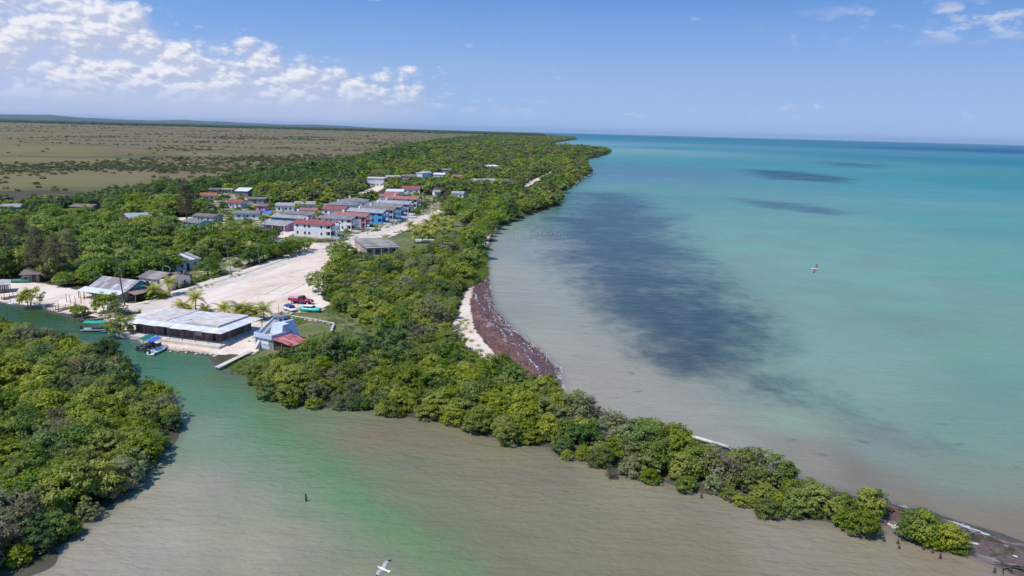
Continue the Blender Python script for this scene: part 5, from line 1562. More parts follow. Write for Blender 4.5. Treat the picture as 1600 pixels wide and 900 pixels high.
def crown_mesh(name, seed, Rc, H, z0, clumps, leaves, leaf, cr, m_, low=-0.35, thin=.5, droop=0.0, cone=0.0, up=.5):
    """a crown of many small leaf faces gathered in clumps over an uneven dome"""
    g = np.random.default_rng(seed)
    u = g.normal(size=(clumps * 3, 3)); u /= np.linalg.norm(u, axis=1)[:, None]
    u = u[u[:, 2] > low][:clumps]
    k = len(u)
    lob = g.normal(size=(7, 3)); lob /= np.linalg.norm(lob, axis=1)[:, None]
    bump = np.maximum(0, u @ lob.T) ** 4 @ g.uniform(-.38, .52, 7)
    rf = (g.uniform(.30, 1, k) ** .45) * (1 + bump)
    rf = np.where(u[:, 2] < 0, np.minimum(rf, .98), rf)
    c = u * rf[:, None]
    zc = np.clip((c[:, 2] - low) / (1 - low), 0, 1.2)
    taper = 1 - cone * zc
    c = np.stack([c[:, 0] * Rc * taper, c[:, 1] * Rc * taper, z0 + H * zc], 1)
    idx = np.repeat(np.arange(k), leaves); n = len(idx)
    v = g.normal(size=(n, 3)); v /= np.linalg.norm(v, axis=1)[:, None]
    v[:, 2] = np.where(g.random(n) < .7, np.abs(v[:, 2]), v[:, 2])
    crr = cr * g.uniform(.5, 1.45, k)
    pos = c[idx] + v * (crr[idx] * g.random(n) ** .4)[:, None] * np.array([1, 1, .72])
    pos[:, 2] = np.maximum(pos[:, 2], .05)
    nor = v * .6 + u[idx] * .35 + np.array([0, 0, up]) + g.normal(size=(n, 3)) * .38
    nor /= np.linalg.norm(nor, axis=1)[:, None]
    t_ = np.cross(nor, g.normal(size=(n, 3))); t_[:, 2] -= droop * 2; t_ -= (t_ * nor).sum(1)[:, None] * nor
    t_ /= np.linalg.norm(t_, axis=1)[:, None]; s = np.cross(nor, t_)
    ln = leaf * g.uniform(.7, 1.35, n)[:, None] * .5
    V = np.stack([pos - t_ * ln, pos + s * ln * thin + t_ * ln * .1, pos + t_ * ln, pos - s * ln * thin + t_ * ln * .1], 1).reshape(-1, 3)
    tone = (g.random(k)[idx] * .62 + g.random(n) * .38)
    me = np_mesh(name, V, np.arange(n * 4).reshape(-1, 4), {'tone': ('FLOAT', np.repeat(tone, 4))})
    me.materials.append(m_)
    return me


def trunk_mesh(seed, H, Rc, stems=1, r=.16, bark=BARK):
    g = random.Random(seed); mb = MB()
    for s in range(stems):
        a = g.uniform(0, 6.28); sp = Rc * .25 if stems > 1 else .12
        b = Vector((math.cos(a) * sp * .4, math.sin(a) * sp * .4, -.3)); m1 = Vector((math.cos(a) * sp, math.sin(a) * sp, H * .38)); tp = Vector((math.cos(a + .5) * sp * 1.3, math.sin(a + .5) * sp * 1.3, H * .8))
        mb.tube([b, m1, tp], [r, r * .75, r * .25], 6)
        for q in range(3):
            a2 = a + g.uniform(-1.6, 1.6); st = m1.lerp(tp, .15 + .25 * q)
            mb.tube([st, st + Vector((math.cos(a2) * Rc * .35, math.sin(a2) * Rc * .35, H * .12)), st + Vector((math.cos(a2) * Rc * .68, math.sin(a2) * Rc * .68, H * .26))], [r * .5, r * .32, r * .1], 5)
    me = mb.mesh('trunk', True); me.materials.append(bark)
    return me


KIND = {}
for kd, cnt, kw in (('mangrove', 6, dict(Rc=2.5, H=3.7, z0=.45, clumps=85, leaves=44, leaf=.34, cr=.62, low=-.42)),
                    ('grey', 4, dict(Rc=2.5, H=3.8, z0=.45, clumps=90, leaves=46, leaf=.27, cr=.50, low=-.40)),
                    ('broad', 5, dict(Rc=3.6, H=4.2, z0=1.5, clumps=75, leaves=30, leaf=.52, cr=.85, low=-.35)),
                    ('dark', 4, dict(Rc=3.4, H=4.3, z0=1.3, clumps=75, leaves=30, leaf=.50, cr=.85, low=-.35))):
    KIND[kd] = [(crown_mesh('crown', 100 + 17 * i + len(kd), m_=LEAF[kd], **kw), trunk_mesh(i + 3, kw['H'] + kw['z0'], kw['Rc'], 4 if kd in ('mangrove', 'grey') else 1, .10 if kd in ('mangrove', 'grey') else .22)) for i in range(cnt)]
KIND['darkmangrove'] = [(crown_mesh('crown', 800 + i, 2.5, 3.9, .45, 85, 42, .36, .62, LEAF['dark'], -.42), KIND['mangrove'][i][1]) for i in range(4)]
KIND['grey'] += [(crown_mesh('crown', 700 + i, 2.4, 3.8, .4, 62, 20, .30, .6, LEAF['sparse'], -.4), trunk_mesh(80 + i, 4.2, 2.4, 7, .09)) for i in range(2)]
KIND['pine'] = [(crown_mesh('crown', 300 + i, 3.2, 11.0, 1.6, 150, 34, .62, .9, LEAF['pine'], -.55, .16, .5, .34, .1), trunk_mesh(50 + i, 12, 2.2, 1, .26)) for i in range(3)]
KIND['shrub'] = [(crown_mesh('foliage', 330 + i, 1.3, 1.1, .1, 36, 30, .30, .36, LEAF['broad'], -.2), trunk_mesh(60 + i, 1.1, 1.2, 4, .05)) for i in range(3)]
LOW = {kd: [crown_mesh('far_crown', 500 + 7 * i + len(kd), 3.6, 4.6, .9, 34, 15, 1.15, 1.0, LEAF[kd], -.35, .62) for i in range(3)] for kd in ('broad', 'dark', 'marsh', 'mangrove')}


def tree(kind, p, s, label, group=None, name='tree', cat='tree', var=None, z=LAND, sz=1.0):
    cm, tm = KIND[kind][rnd.randrange(len(KIND[kind])) if var is None else var]
    o = empty(name, (p[0], p[1], z), rnd.uniform(0, 6.28))
    o.scale = (s * rnd.uniform(.93, 1.07), s, s * sz)
    tr = bpy.data.objects.new('trunk', tm); cr = bpy.data.objects.new('crown', cm)
    for c in (tr, cr):
        COL.objects.link(c); c.parent = o
    return T(o, label, cat, group)


def scatter_grid(poly, sp, jit=.38, seed=1):
    poly = np.asarray(poly); lo, hi = poly.min(0), poly.max(0)
    g = np.random.default_rng(seed)
    xs = np.arange(lo[0], hi[0], sp); ys = np.arange(lo[1], hi[1], sp * .87)
    X, Y = np.meshgrid(xs, ys); X[1::2] += sp / 2
    P_ = np.stack([X.ravel(), Y.ravel()], 1)
    P_ += g.uniform(-jit, jit, P_.shape) * sp
    return P_


_src_n = [0]


def stuff(name, label, cat, P3, scale, meshes, seed=1, zscale=None):
    """uncountable growth: one object whose points carry plants"""
    g = np.random.default_rng(seed); n = len(P3)
    col = bpy.data.collections.new('source_%d' % _src_n[0]); _src_n[0] += 1
    for me in meshes:
        ob = bpy.data.objects.new('plant_source', me); col.objects.link(ob)
    sc = np.asarray(scale); sc = np.repeat(sc[:, None], 3, 1) if sc.ndim == 1 else sc
    if zscale is not None: sc = sc * np.array([1, 1, zscale])
    rot = np.zeros((n, 3)); rot[:, 2] = g.uniform(0, 6.28, n)
    me = bpy.data.meshes.new(name); me.vertices.add(n); me.vertices.foreach_set('co', np.asarray(P3, np.float32).ravel())
    for an, arr in (('p_scale', sc), ('p_rot', rot)):
        a = me.attributes.new(an, 'FLOAT_VECTOR', 'POINT'); a.data.foreach_set('vector', arr.astype(np.float32).ravel())
    a = me.attributes.new('p_idx', 'INT', 'POINT'); a.data.foreach_set('value', g.integers(0, len(meshes), n).astype(np.int32))
    o = link(name, me)
    ng = bpy.data.node_groups.new(name, 'GeometryNodeTree')
    ng.interface.new_socket('Geometry', in_out='INPUT', socket_type='NodeSocketGeometry'); ng.interface.new_socket('Geometry', in_out='OUTPUT', socket_type='NodeSocketGeometry')
    N = ng.nodes; gi, go = N.new('NodeGroupInput'), N.new('NodeGroupOutput'); ip = N.new('GeometryNodeInstanceOnPoints'); ci = N.new('GeometryNodeCollectionInfo')
    ci.inputs['Collection'].default_value = col; ci.inputs['Separate Children'].default_value = True; ci.inputs['Reset Children'].default_value = True
    def named(nm, typ):
        q = N.new('GeometryNodeInputNamedAttribute'); q.data_type = typ; q.inputs['Name'].default_value = nm; return q.outputs['Attribute']
    ip.inputs['Pick Instance'].default_value = True
    L_ = ng.links
    L_.new(gi.outputs[0], ip.inputs['Points']); L_.new(ci.outputs[0], ip.inputs['Instance']); L_.new(named('p_idx', 'INT'), ip.inputs['Instance Index'])
    L_.new(named('p_rot', 'FLOAT_VECTOR'), ip.inputs['Rotation']); L_.new(named('p_scale', 'FLOAT_VECTOR'), ip.inputs['Scale']); L_.new(ip.outputs[0], go.inputs[0])
    md = o.modifiers.new('plants', 'NODES'); md.node_group = ng
    return T(o, label, cat, kind='stuff')


def in_frame(P_, z=3.0, mg=30):
    x, y, ok = to_px(np.column_stack([P_, np.full(len(P_), z)]))
    return ok & (x > -mg) & (x < 1600 + mg) & (y > -mg) & (y < 900 + mg)


# ---- mangroves: the thicket left of the creek, the wood behind the beach, the spit
WOOD_B = GP([(408, 582), (432, 567), (500, 556), (560, 562), (602, 548), (594, 522), (562, 506), (518, 482), (514, 455), (545, 432), (572, 424), (602, 418), (640, 407), (668, 397), (702, 379), (728, 362), (750, 349), (758, 350), (762, 358), (750, 376),
             (735, 388), (722, 420), (720, 448), (704, 512), (712, 548), (744, 574), (790, 588), (850, 608), (882, 622), (900, 640), (950, 660), (1010, 680), (1080, 702), (1130, 720), (1150, 722), (1200, 738), (1290, 774), (1350, 788), (1388, 806), (1385, 822), (1330, 826), (1290, 814),
             (1240, 808), (1200, 797), (1150, 772), (1120, 767), (1060, 758), (1010, 743), (962, 738), (930, 718), (885, 711), (860, 698), (800, 685), (752, 675), (735, 659), (700, 651), (640, 646), (560, 633), (505, 631), (465, 629), (430, 617), (410, 600)], 0.3)


def mangroves():
    allp = []
    P1 = scatter_grid(ISLE[:, :], 2.65, .42, 3)
    s1 = sdf(ISLE, P1)
    P1 = P1[(s1 > .5) & (np.arctan2(P1[:, 0], P1[:, 1]) > R(-44)) & (P1[:, 1] > 42)]
    P2 = scatter_grid(WOOD_B, 2.65, .42, 4)
    w2 = sdf(WOOD_B, P2); P2 = P2[(w2 > .2) | ((w2 > -1.5) & (sdf(MAIN, P2) < 1.5) & (P2[:, 1] < 130))]
    xx, _y, _o = to_px(np.column_stack([P2, np.full(len(P2), 1.0)])); P2 = P2[xx < 1372]
    last = GP([(1428, 840), (1442, 843), (1458, 846), (1444, 832), (1462, 838), (1482, 853), (1494, 855), (1474, 846)], .3)
    P2 = np.vstack([P2, last]); region = np.r_[np.zeros(len(P1), int), np.ones(len(P2), int)]
    P_ = np.vstack([P1, P2]); n = len(P_)
    for ft in FOOT:
        ok = sdf(ft, P_) < -1.5
        P_, region = P_[ok], region[ok]
    n = len(P_)
    z, sh = land_height(P_); z = np.maximum(z, .02)
    grey = vnoise(P_[:, 0], P_[:, 1], 9, 21) * .7 + rng.random(n) * .3 > np.where(region == 0, .72, .66)
    s = (rng.uniform(.55, 1.12, n) ** 1.15) * np.where(region == 1, .97, 1.0) * (.76 + .46 * vnoise(P_[:, 0], P_[:, 1], 9, 44))
    edge = np.maximum(sdf(ISLE, P_), sdf(WOOD_B, P_))
    s *= np.clip(.74 + edge * .06, .70, 1.0)
    px, py, _ = to_px(np.column_stack([P_, z + 2]))
    s[(px > 1412) & (region == 1)] *= .92
    s[(px > 1120) & (px < 1400) & (region == 1)] *= .86
    szz = rng.uniform(.75, 1.22, n)
    vis = in_frame(P_, 2.5, 20); d = np.hypot(P_[:, 0], P_[:, 1])
    drk = ~grey & (vnoise(P_[:, 0], P_[:, 1], 6, 52) * .75 + rng.random(n) * .25 > .70)
    for kd, msk in (('mangrove', ~grey & ~drk), ('grey', grey), ('darkmangrove', drk)):
        ids = np.where(msk & vis)[0]; ids = ids[np.argsort(d[ids])]
        ind = ids[:300]
        for i in ind:
            if region[i] == 0:
                e_ = float(edge[i])
                if e_ < 2.2 and P_[i, 1] > 112: reg, gp = 'at the rim of the left thicket facing the creek and boats', 'left thicket, creek rim'
                elif e_ < 2.2: reg, gp = 'at the rim of the left thicket hanging over the grey open water', 'left thicket, open water rim'
                elif P_[i, 1] > 125: reg, gp = 'inside the far part of the left thicket opposite the jetties', 'left thicket, far part'
                elif P_[i, 1] > 95: reg, gp = 'inside the middle of the left thicket', 'left thicket, middle'
                else: reg, gp = 'inside the near part of the left thicket by the bottom corner', 'left thicket, near part'
            elif px[i] > 1400: reg, gp = 'in the small clump at the outer end of the spit', 'clump at the end of the spit'
            elif px[i] > 1140: reg, gp = 'on the outer spit between the bleached log and the last clump', 'outer spit beyond the log'
            elif px[i] > 900: reg, gp = 'on the narrow spit beside the bleached log', 'spit beside the log'
            elif py[i] > 575 and px[i] < 600: reg, gp = 'in the rounded wood below the guard station', 'wood below the guard station'
            elif py[i] > 575: reg, gp = 'along the creek mouth where the spit leaves the land', 'root of the spit'
            else: reg, gp = 'in the wood between the sandy lot and the beach', 'wood behind the beach'
            nm = {'mangrove': 'yellow-green mangrove', 'grey': 'grey-green silvery mangrove', 'darkmangrove': 'deep green mangrove'}[kd]
            tree(kd, P_[i], s[i], nm + ' ' + reg, {'mangrove': 'mangroves of the ', 'grey': 'grey mangroves of the ', 'darkmangrove': 'deep green mangroves of the '}[kd] + gp, {'mangrove': 'mangrove_tree', 'grey': 'grey_mangrove_tree', 'darkmangrove': 'dark_mangrove_tree'}[kd], 'mangrove', z=float(z[i]), sz=float(szz[i]))
        rest = np.setdiff1d(np.where(msk)[0], ind)
        if len(rest):
            stuff({'mangrove': 'mangrove_thicket', 'grey': 'grey_mangrove_thicket', 'darkmangrove': 'dark_mangrove_thicket'}[kd], 'remaining %s mangroves closing the canopy of the shore woods' % {'mangrove': 'yellow-green', 'grey': 'grey-green', 'darkmangrove': 'deep green'}[kd], 'mangroves',
                  np.column_stack([P_[rest], z[rest]]), np.column_stack([s[rest], s[rest], s[rest] * szz[rest]]), [m_[0] for m_ in KIND[kd]], 5)


mangroves()

# ---- single trees of the village
for px, s, kd, lb, gp in (
        ((342, 384), 1.45, 'broad', 'wide round tree alone on the grass right of the turquoise house', None),
        ((325, 431), 1.0, 'broad', 'tree beside the long bench at the edge of the sandy lot', None),
        ((388, 413), .95, 'dark', 'dark tree under a palm left of the kerbside pole', None),
        ((533, 397), .62, 'dark', 'small dark tree at the mouth of the street', None),
        ((549, 402), .75, 'dark', 'low spreading tree left of the stained hall roof', None),
        ((46, 476), 1.06, 'mangrove', 'round green bush on the creek bank near the left edge', None),
        ((166, 487), 1.19, 'mangrove', 'large bush on the bank behind the green-canopied boat', None),
        ((183, 492), .8, 'grey', 'dark bush beside the transformer pole', None),
        ((187, 521), 0.98, 'mangrove', 'green bush at the left end of the pavilion', None),
        ((130, 494), 0.62, 'mangrove', 'small bush among the jetty stakes', None),
        ((118, 489), 0.50, 'mangrove', 'smallest bush of the creek bank beside the broken jetty', None),
        ((697, 327), 1.25, 'pine', 'bare brownish tree at the far end of the street', None),
        ((292, 343), 1.45, 'pine', 'tall brown feathery casuarina in the middle of the left wood', None),
        ((12, 428), 1.15, 'pine', 'dark feathery tree at the left edge behind the slatted hut', None),
        ((62, 436), 1.2, 'pine', 'brown feathery tree right behind the grey plank shed', None),
        ((90, 440), 1.05, 'pine', 'feathery grey tree left of the corrugated house', None),
        ((36, 404), 1.1, 'pine', 'brown feathery tree deeper in the left wood', None),
        ((110, 420), 1.0, 'pine', 'feathery tree behind the corrugated house', None)):
    tree(kd, G(*px), s, lb, gp, 'bush' if 'bush' in lb else ('casuarina_tree' if kd == 'pine' else 'broadleaf_tree'), 'bush' if 'bush' in lb else 'tree', sz=.62 if lb.startswith('bare') else 1)
for i, px in enumerate([(370, 370), (381, 374), (393, 375), (406, 376), (419, 376), (431, 373), (362, 366)]):
    tree('dark' if i % 2 else 'broad', G(*px), rnd.uniform(.72, .95), 'tree in the dark row along the side road below the pink house', 'row along the side road', 'roadside_tree', 'tree')
for i, px in enumerate([(398, 411), (412, 406), (427, 404), (441, 402), (455, 398), (468, 395), (420, 398), (446, 394), (476, 391)]):
    tree('broad' if i % 3 else 'dark', G(*px), rnd.uniform(.78, .98), 'tree in the clump at the far end of the sandy lot', 'clump at the end of the lot', 'roadside_tree', 'tree')
for i, px in enumerate([(304, 441), (312, 438), (320, 436), (337, 433), (298, 444), (288, 447), (222, 467), (232, 468)]):
    tree('shrub', G(*px), rnd.uniform(.9, 1.3), 'low shrub in the hedge behind the pavement of the lot', 'hedge behind the pavement', 'shrub', 'shrub')
for i, px in enumerate([(480, 377.5), (487, 378), (494, 378.5), (501, 379), (508, 379), (534, 377), (540, 375), (586, 361), (592, 360)]):
    tree('shrub', G(*px), rnd.uniform(.7, 1.0), 'clipped shrub in the strip before the terrace houses', 'shrubs before the terrace', 'shrub', 'shrub', sz=.7)


for i, px in enumerate([(566, 408), (578, 411), (590, 413), (603, 412), (615, 410), (627, 407), (584, 419), (610, 417)]):
    tree(['broad', 'dark', 'broad'][i % 3], G(*px), rnd.uniform(.5, .68), 'low tree growing before the front of the stained hall', 'trees before the stained hall', 'hall_tree', 'tree')
for i, px in enumerate([(148, 437), (160, 440), (172, 441), (184, 440), (196, 438), (208, 437), (220, 435), (232, 433), (244, 431), (256, 428), (268, 424), (156, 430), (190, 430), (226, 427), (214, 428), (250, 421)]):
    tree(['dark', 'broad', 'broad'][i % 3], G(*px), rnd.uniform(.95, 1.25), 'tall tree in the close row right behind the creekside houses', 'row behind the creekside houses', 'shade_tree', 'tree')
_yp = scatter_grid(YARDS, 7.0, .45, 41); _yp = _yp[(sdf(YARDS, _yp) > 0) & (sdf(LOT, _yp) < -2)]
for ft in FOOT: _yp = _yp[sdf(ft, _yp) < -2.0]
for a in SIDE: _yp = _yp[sdf(a, _yp) < -1.5]
for ft in FOOT:                                   # low planting only where a house front would be hidden
    c_ = ft.mean(0); dc = np.hypot(*c_); u_ = -c_ / dc; w_ = np.array([-u_[1], u_[0]]); r_ = _yp - c_
    _yp = _yp[~((r_ @ u_ > 0) & (r_ @ u_ < 3.2 * dc / 45 * .6 + 4) & (np.abs(r_ @ w_) < np.abs((ft - c_) @ w_).max()))]
for i, p_ in enumerate(_yp[np.random.default_rng(5).permutation(len(_yp))[:150]]):
    if i % 3 == 2: tree('shrub', p_, rnd.uniform(.8, 1.4), 'low shrub in a village yard', 'shrubs of the village yards', 'shrub', 'shrub')
    else: tree(['broad', 'dark'][i % 2], p_, rnd.uniform(.42, .70), 'small leafy tree in a village yard', 'small trees of the village yards', 'yard_tree', 'tree')


# ---- palms
def frond_mesh(seed):
    g = random.Random(seed); V = []; F_ = []; Tn = []
    n = 13; Lf = 2.6
    pr = []
    for i in range(n + 1):
        t_ = i / n; pr.append(Vector((Lf * (t_ - .12 * t_ * t_), 0, .95 * t_ - 1.55 * t_ * t_)))
    for i in range(n):
        a, b = pr[i], pr[i + 1]; t_ = i / n
        l_ = .62 * math.sin(math.pi * min(1, t_ * .85 + .14)) + .12
        for s in (-1, 1):
            k = len(V)
            tip = a.lerp(b, .9) + Vector((.28, s * l_, -.24 * l_ - .10))
            V += [a, b, tip + Vector((.05, 0, 0)), tip]
            F_.append((k, k + 1, k + 2, k + 3) if s < 0 else (k + 3, k + 2, k + 1, k)); Tn += [g.random()] * 4
    me = np_mesh('frond', [tuple(v) for v in V], F_, {'tone': ('FLOAT', Tn)}); me.materials.append(LEAF['palm'])
    return me


FRONDS = [frond_mesh(i) for i in range(3)]
_ptr = {}


def palm(px, h, label, group=None, size=1.0, nf=13):
    p = G(*px); o = empty('palm_tree', p, rnd.uniform(0, 6.28))
    k = round(h * 2)
    if k not in _ptr:
        mb = MB(); mb.tube([(0, 0, -.2), (.05, 0, h * .35), (.12 * h * .3, 0, h * .7), (.12 * h * .55, 0, h)], [.20, .15, .12, .11], 8); me = mb.mesh('trunk', True); me.materials.append(PALMBARK); _ptr[k] = me
    t_ = bpy.data.objects.new('trunk', _ptr[k]); COL.objects.link(t_); t_.parent = o
    for i in range(nf):
        f = bpy.data.objects.new('frond', FRONDS[i % 3]); COL.objects.link(f); f.parent = o
        f.location = (.12 * h * .55, 0, h); tier = i % 3
        f.rotation_euler = (rnd.uniform(-.2, .2), [-.75, -.25, .25][tier] + rnd.uniform(-.15, .15), 6.283 * i / nf + rnd.uniform(-.2, .2))
        s = size * rnd.uniform(1.0, 1.3); f.scale = (s, s, s)
    return T(o, label, 'palm tree', group)


for px, h, lb in (((306, 487), 3.4, 'tallest palm behind the pavilion'), ((283, 487), 1.4, 'small palm at the left of the pavilion palms'), ((320, 488), .7, 'trunkless bushy palm right of the tallest pavilion palm'), ((295, 488), .5, 'low palm seedling behind the pavilion'),
                  ((351, 493), 1.6, 'leftmost of the four palms between pavilion and guard station'), ((372, 496), 2.2, 'second palm from the left between pavilion and guard station'), ((390, 498), 2.2, 'third palm from the left between pavilion and guard station'), ((412, 500), 2.6, 'palm nearest the guard station tower'), ((402, 499), 1.0, 'low palm just left of the one by the guard tower'), ((380, 496), 1.0, 'low palm in the middle of the pavilion palms'),
                  ((497, 357), 6.5, 'tall palm behind the nearest white terrace house'), ((489, 358), 3.0, 'yellowish short palm beside the tall village palm'), ((265, 461), 3.6, 'palm in front of the collapsing house'), ((240, 466), 2.2, 'short palm between corrugated house and pavement'), ((250, 466), .6, 'trunkless palm beside the pavement'), ((257, 464), .6, 'trunkless palm nearest the collapsing house'),
                  ((390, 411), 5.4, 'palm rising above the dark kerbside tree'), ((137, 339), 4.5, 'yellow palm beside the half-ruined pale house'), ((476, 331), 5.5, 'palm before the pale yellow house'), ((466, 333), 4.0, 'shorter palm before the pale yellow house'),
                  ((602, 379), 1.6, 'drooping palm on the street side opposite the blue house'), ((640, 362), 3.0, 'palm alone on the grass at the street edge'), ((62, 386), 6.5, 'yellow-tipped palm in the left wood'), ((725, 358), 5.5, 'tall palm in the shore wood beyond the palm grove')):
    palm(px, h, lb, None, 1.0 if h > 1.5 else .85)
for i, px in enumerate([(656, 372), (664, 368), (671, 372), (679, 366), (686, 372), (692, 365), (668, 361), (676, 357), (684, 359), (696, 356), (660, 379), (670, 380), (682, 379), (650, 366), (690, 350), (703, 362), (701, 372), (648, 380), (680, 350), (707, 354)]):
    palm(px, rnd.uniform(2.6, 5.2), 'palm of the dense grove right of the street', 'palm grove right of the street', 1.05)

# ---- the woods round the village
woods_excl = [LOT, BANK, YARDS, LAWN, GROVE, WOOD_B] + SIDE + [WRACK, BEACH_SAND]


def woods():
    region = np.array([(-520, 170), (420, 170), (420, 1900), (-520, 1900)])
    parts = []
    for lo, hi, sp, seed in ((0, 650, 5.6, 1), (650, 1300, 8.5, 2), (1300, 7000, 17.0, 3)):
        reg = region if hi < 2000 else np.array([(-900, 1200), (900, 1200), (1500, 7000), (-900, 7000)])
        P_ = scatter_grid(reg, sp, .42, seed)
        d = np.hypot(P_[:, 0], P_[:, 1]); az = np.degrees(np.arctan2(P_[:, 0], P_[:, 1]))
        P_ = P_[(d >= lo) & (d < hi) & (az > -42) & (az < 14)]
        P_ = P_[sdf(MAIN, P_) > 1.0]
        P_ = P_[sdf(WOODLINE, P_) / np.hypot(P_[:, 0], P_[:, 1]) < .004 * (1 + 6 * (vnoise(P_[:, 0], P_[:, 1], 60, 4) - .5))]
        parts.append(np.column_stack([P_, np.full(len(P_), sp / 5.6)]))
    A = np.vstack(parts); P_ = A[:, :2]; big = A[:, 2]
    ok = np.ones(len(P_), bool)
    for ex in woods_excl: ok &= sdf(ex, P_) < -1.0
    d = np.hypot(P_[:, 0], P_[:, 1])
    for ft in FOOT:
        c = ft.mean(0); dc = np.hypot(*c); u = -c / dc
        ext = 7.0 * dc / 45 * .85 + 4 if dc < 400 else 5.0 * dc / 45 * .45 + 2
        if math.atan2(c[0], c[1]) < R(-24) and dc > 250: ext = 3.2 * dc / 45 * .85 + 2      # half hidden among the trees
        w = np.array([-u[1], u[0]])
        hw = max(abs((ft - c) @ w)) + 2.0
        rel = P_ - c; a = rel @ u; b = np.abs(rel @ w)
        ok &= ~((a > -hw - 2) & (a < ext) & (b < hw))
    for ft, k_ in ((SIDE[3], .75), (SIDE[2], .6)):      # the sandy roads stay open to view
        c = ft.mean(0); dc = np.hypot(*c); u = -c / dc; w = np.array([-u[1], u[0]])
        for t_ in np.linspace(0, 5.5 * dc / 45 * k_, 8): ok &= sdf(ft + u * t_, P_) < -1.5
    P_, big, d = P_[ok], big[ok], d[ok]
    n = len(P_)
    edge = sdf(WOODLINE, P_)
    darkp = np.clip(vnoise(P_[:, 0], P_[:, 1], 55, 9) * .75 + .55 * np.exp(-((edge + 35) / 45) ** 2), 0, 1)
    dark = rng.random(n) < smooth01(darkp, .55, .98)
    s = rng.uniform(.60, 1.30, n) * big ** .8 * (1 + .25 * (vnoise(P_[:, 0], P_[:, 1], 40, 12) - .5))
    zs = rng.uniform(.8, 1.35, n)
    vis = in_frame(P_, 3, 10)
    for kd, msk in (('broad', ~dark), ('dark', dark)):
        ids = np.where(msk & vis & (d < 650))[0]; ids = ids[np.argsort(d[ids])][:300]
        px, py, _ = to_px(np.column_stack([P_[ids], np.full(len(ids), 3.0)]))
        for i, x in zip(ids, px):
            reg = (('in the front of the wood left of the corrugated house', 'front of the left wood') if x < 130 and d[i] < 300 else ('in the front of the wood above the corrugated house', 'front of the middle wood') if d[i] < 300 else ('deep in the left wood near the picture edge', 'deep left wood') if x < 150 else ('deep in the wood around the brown casuarina', 'deep middle wood')) if x < 300 else (('among the houses of the village', 'village trees') if x < 660 else ('in the coastal wood beyond the palm grove', 'coastal wood'))
            tree(kd, P_[i], s[i], ('leafy green tree ' if kd == 'broad' else 'dark green tree ') + reg[0], ('green trees, ' if kd == 'broad' else 'dark trees, ') + reg[1], 'broadleaf_tree' if kd == 'broad' else 'dark_tree', 'tree', sz=float(zs[i]))
        rest = np.setdiff1d(np.where(msk)[0], ids)
        nr = rest[d[rest] < 420]; fr = rest[d[rest] >= 420]
        mix = LOW[kd] + (LOW['marsh'] if kd == 'broad' else []) + (LOW['mangrove'][:1] if kd == 'broad' else [])
        for q, ms, nm in ((nr, [m_[0] for m_ in KIND[kd]], 'near'), (fr, mix, 'far')):
            if len(q):
                stuff({'near': 'wood_canopy', 'far': 'distant_wood'}[nm], {'near': 'closed canopy of %s trees between the village and the creek', 'far': 'distant %s wood spreading behind the village and along the coast'}[nm] % ('green' if kd == 'broad' else 'dark green'), 'wood',
                      np.column_stack([P_[q], np.full(len(q), LAND)]), np.column_stack([s[q], s[q], s[q] * (zs[q] if nm == 'near' else zs[q] * .8 / np.maximum(big[q], 1) ** .35)]), ms, 8)


woods()


def marsh():
    g = np.random.default_rng(77)
    n = 85000
    az = np.radians(g.uniform(-44, 4, n)); r = np.exp(g.uniform(math.log(420), math.log(9000), n))
    P_ = np.stack([np.sin(az) * r, np.cos(az) * r], 1)
    e = sdf(WOODLINE, P_) / r
    # bushes gather in long belts and islands, thickest near the wood's edge
    q = vnoise(P_[:, 0], P_[:, 1] * .55, 140, 31) * .6 + vnoise(P_[:, 0], P_[:, 1] * .5, 420, 32) * .4
    lines = np.exp(-((vnoise(P_[:, 0] * .22, P_[:, 1], 300, 33) - .5) / .022) ** 2)
    p = smooth01(q, .62, .78) * .36 + lines * .40 + .13 * np.exp(-(e / .05) ** 2) + .004
    p *= 1 - .8 * smooth01(sdf(BURNT, P_) / r, -.03, .02)
    ok = (e > 0) & (g.random(n) < p)
    P_, r = P_[ok], r[ok]
    s = g.uniform(.22, .62, len(P_)) * (1 + r / 4200)
    stuff('marsh_bushes', 'scattered olive bushes and belts of scrub on the brown marsh plain', 'bushes', np.column_stack([P_, np.full(len(P_), LAND - .3)]), s, LOW['marsh'], 6, .62)
    n = 16000
    az = np.radians(g.uniform(-46, 2, n)); r = g.uniform(8800, 17000, n)
    P_ = np.stack([np.sin(az) * r, np.cos(az) * r], 1); P_ = P_[sdf(MAIN, P_) > 100]
    stuff('horizon_wood', 'dark blue-green belt of forest along the horizon', 'wood', np.column_stack([P_, np.full(len(P_), LAND)]), g.uniform(2.5, 4.2, len(P_)) * 2.6, LOW['dark'], 7, .32)


marsh()


def blades(seed, n=60, h=1.3, spread=.5):
    g = np.random.default_rng(seed); V = []; F_ = []; tn = []
    for i in range(n):
        x, y = g.normal(0, spread, 2); a = g.uniform(0, 6.28); l_ = h * g.uniform(.6, 1.2); w = .035
        dx, dy = math.cos(a) * w, math.sin(a) * w; bx, by = g.normal(0, .28, 2) * l_
        k = len(V); V += [(x - dx, y - dy, 0), (x + dx, y + dy, 0), (x + bx * .5 + dx * .7, y + by * .5 + dy * .7, l_ * .6), (x + bx, y + by, l_)]
        F_.append((k, k + 1, k + 2, k + 3)); tn += [g.random()] * 4
    me = np_mesh('tuft', V, F_, {'tone': ('FLOAT', tn)}); me.materials.append(LEAF['grass'])
    return me


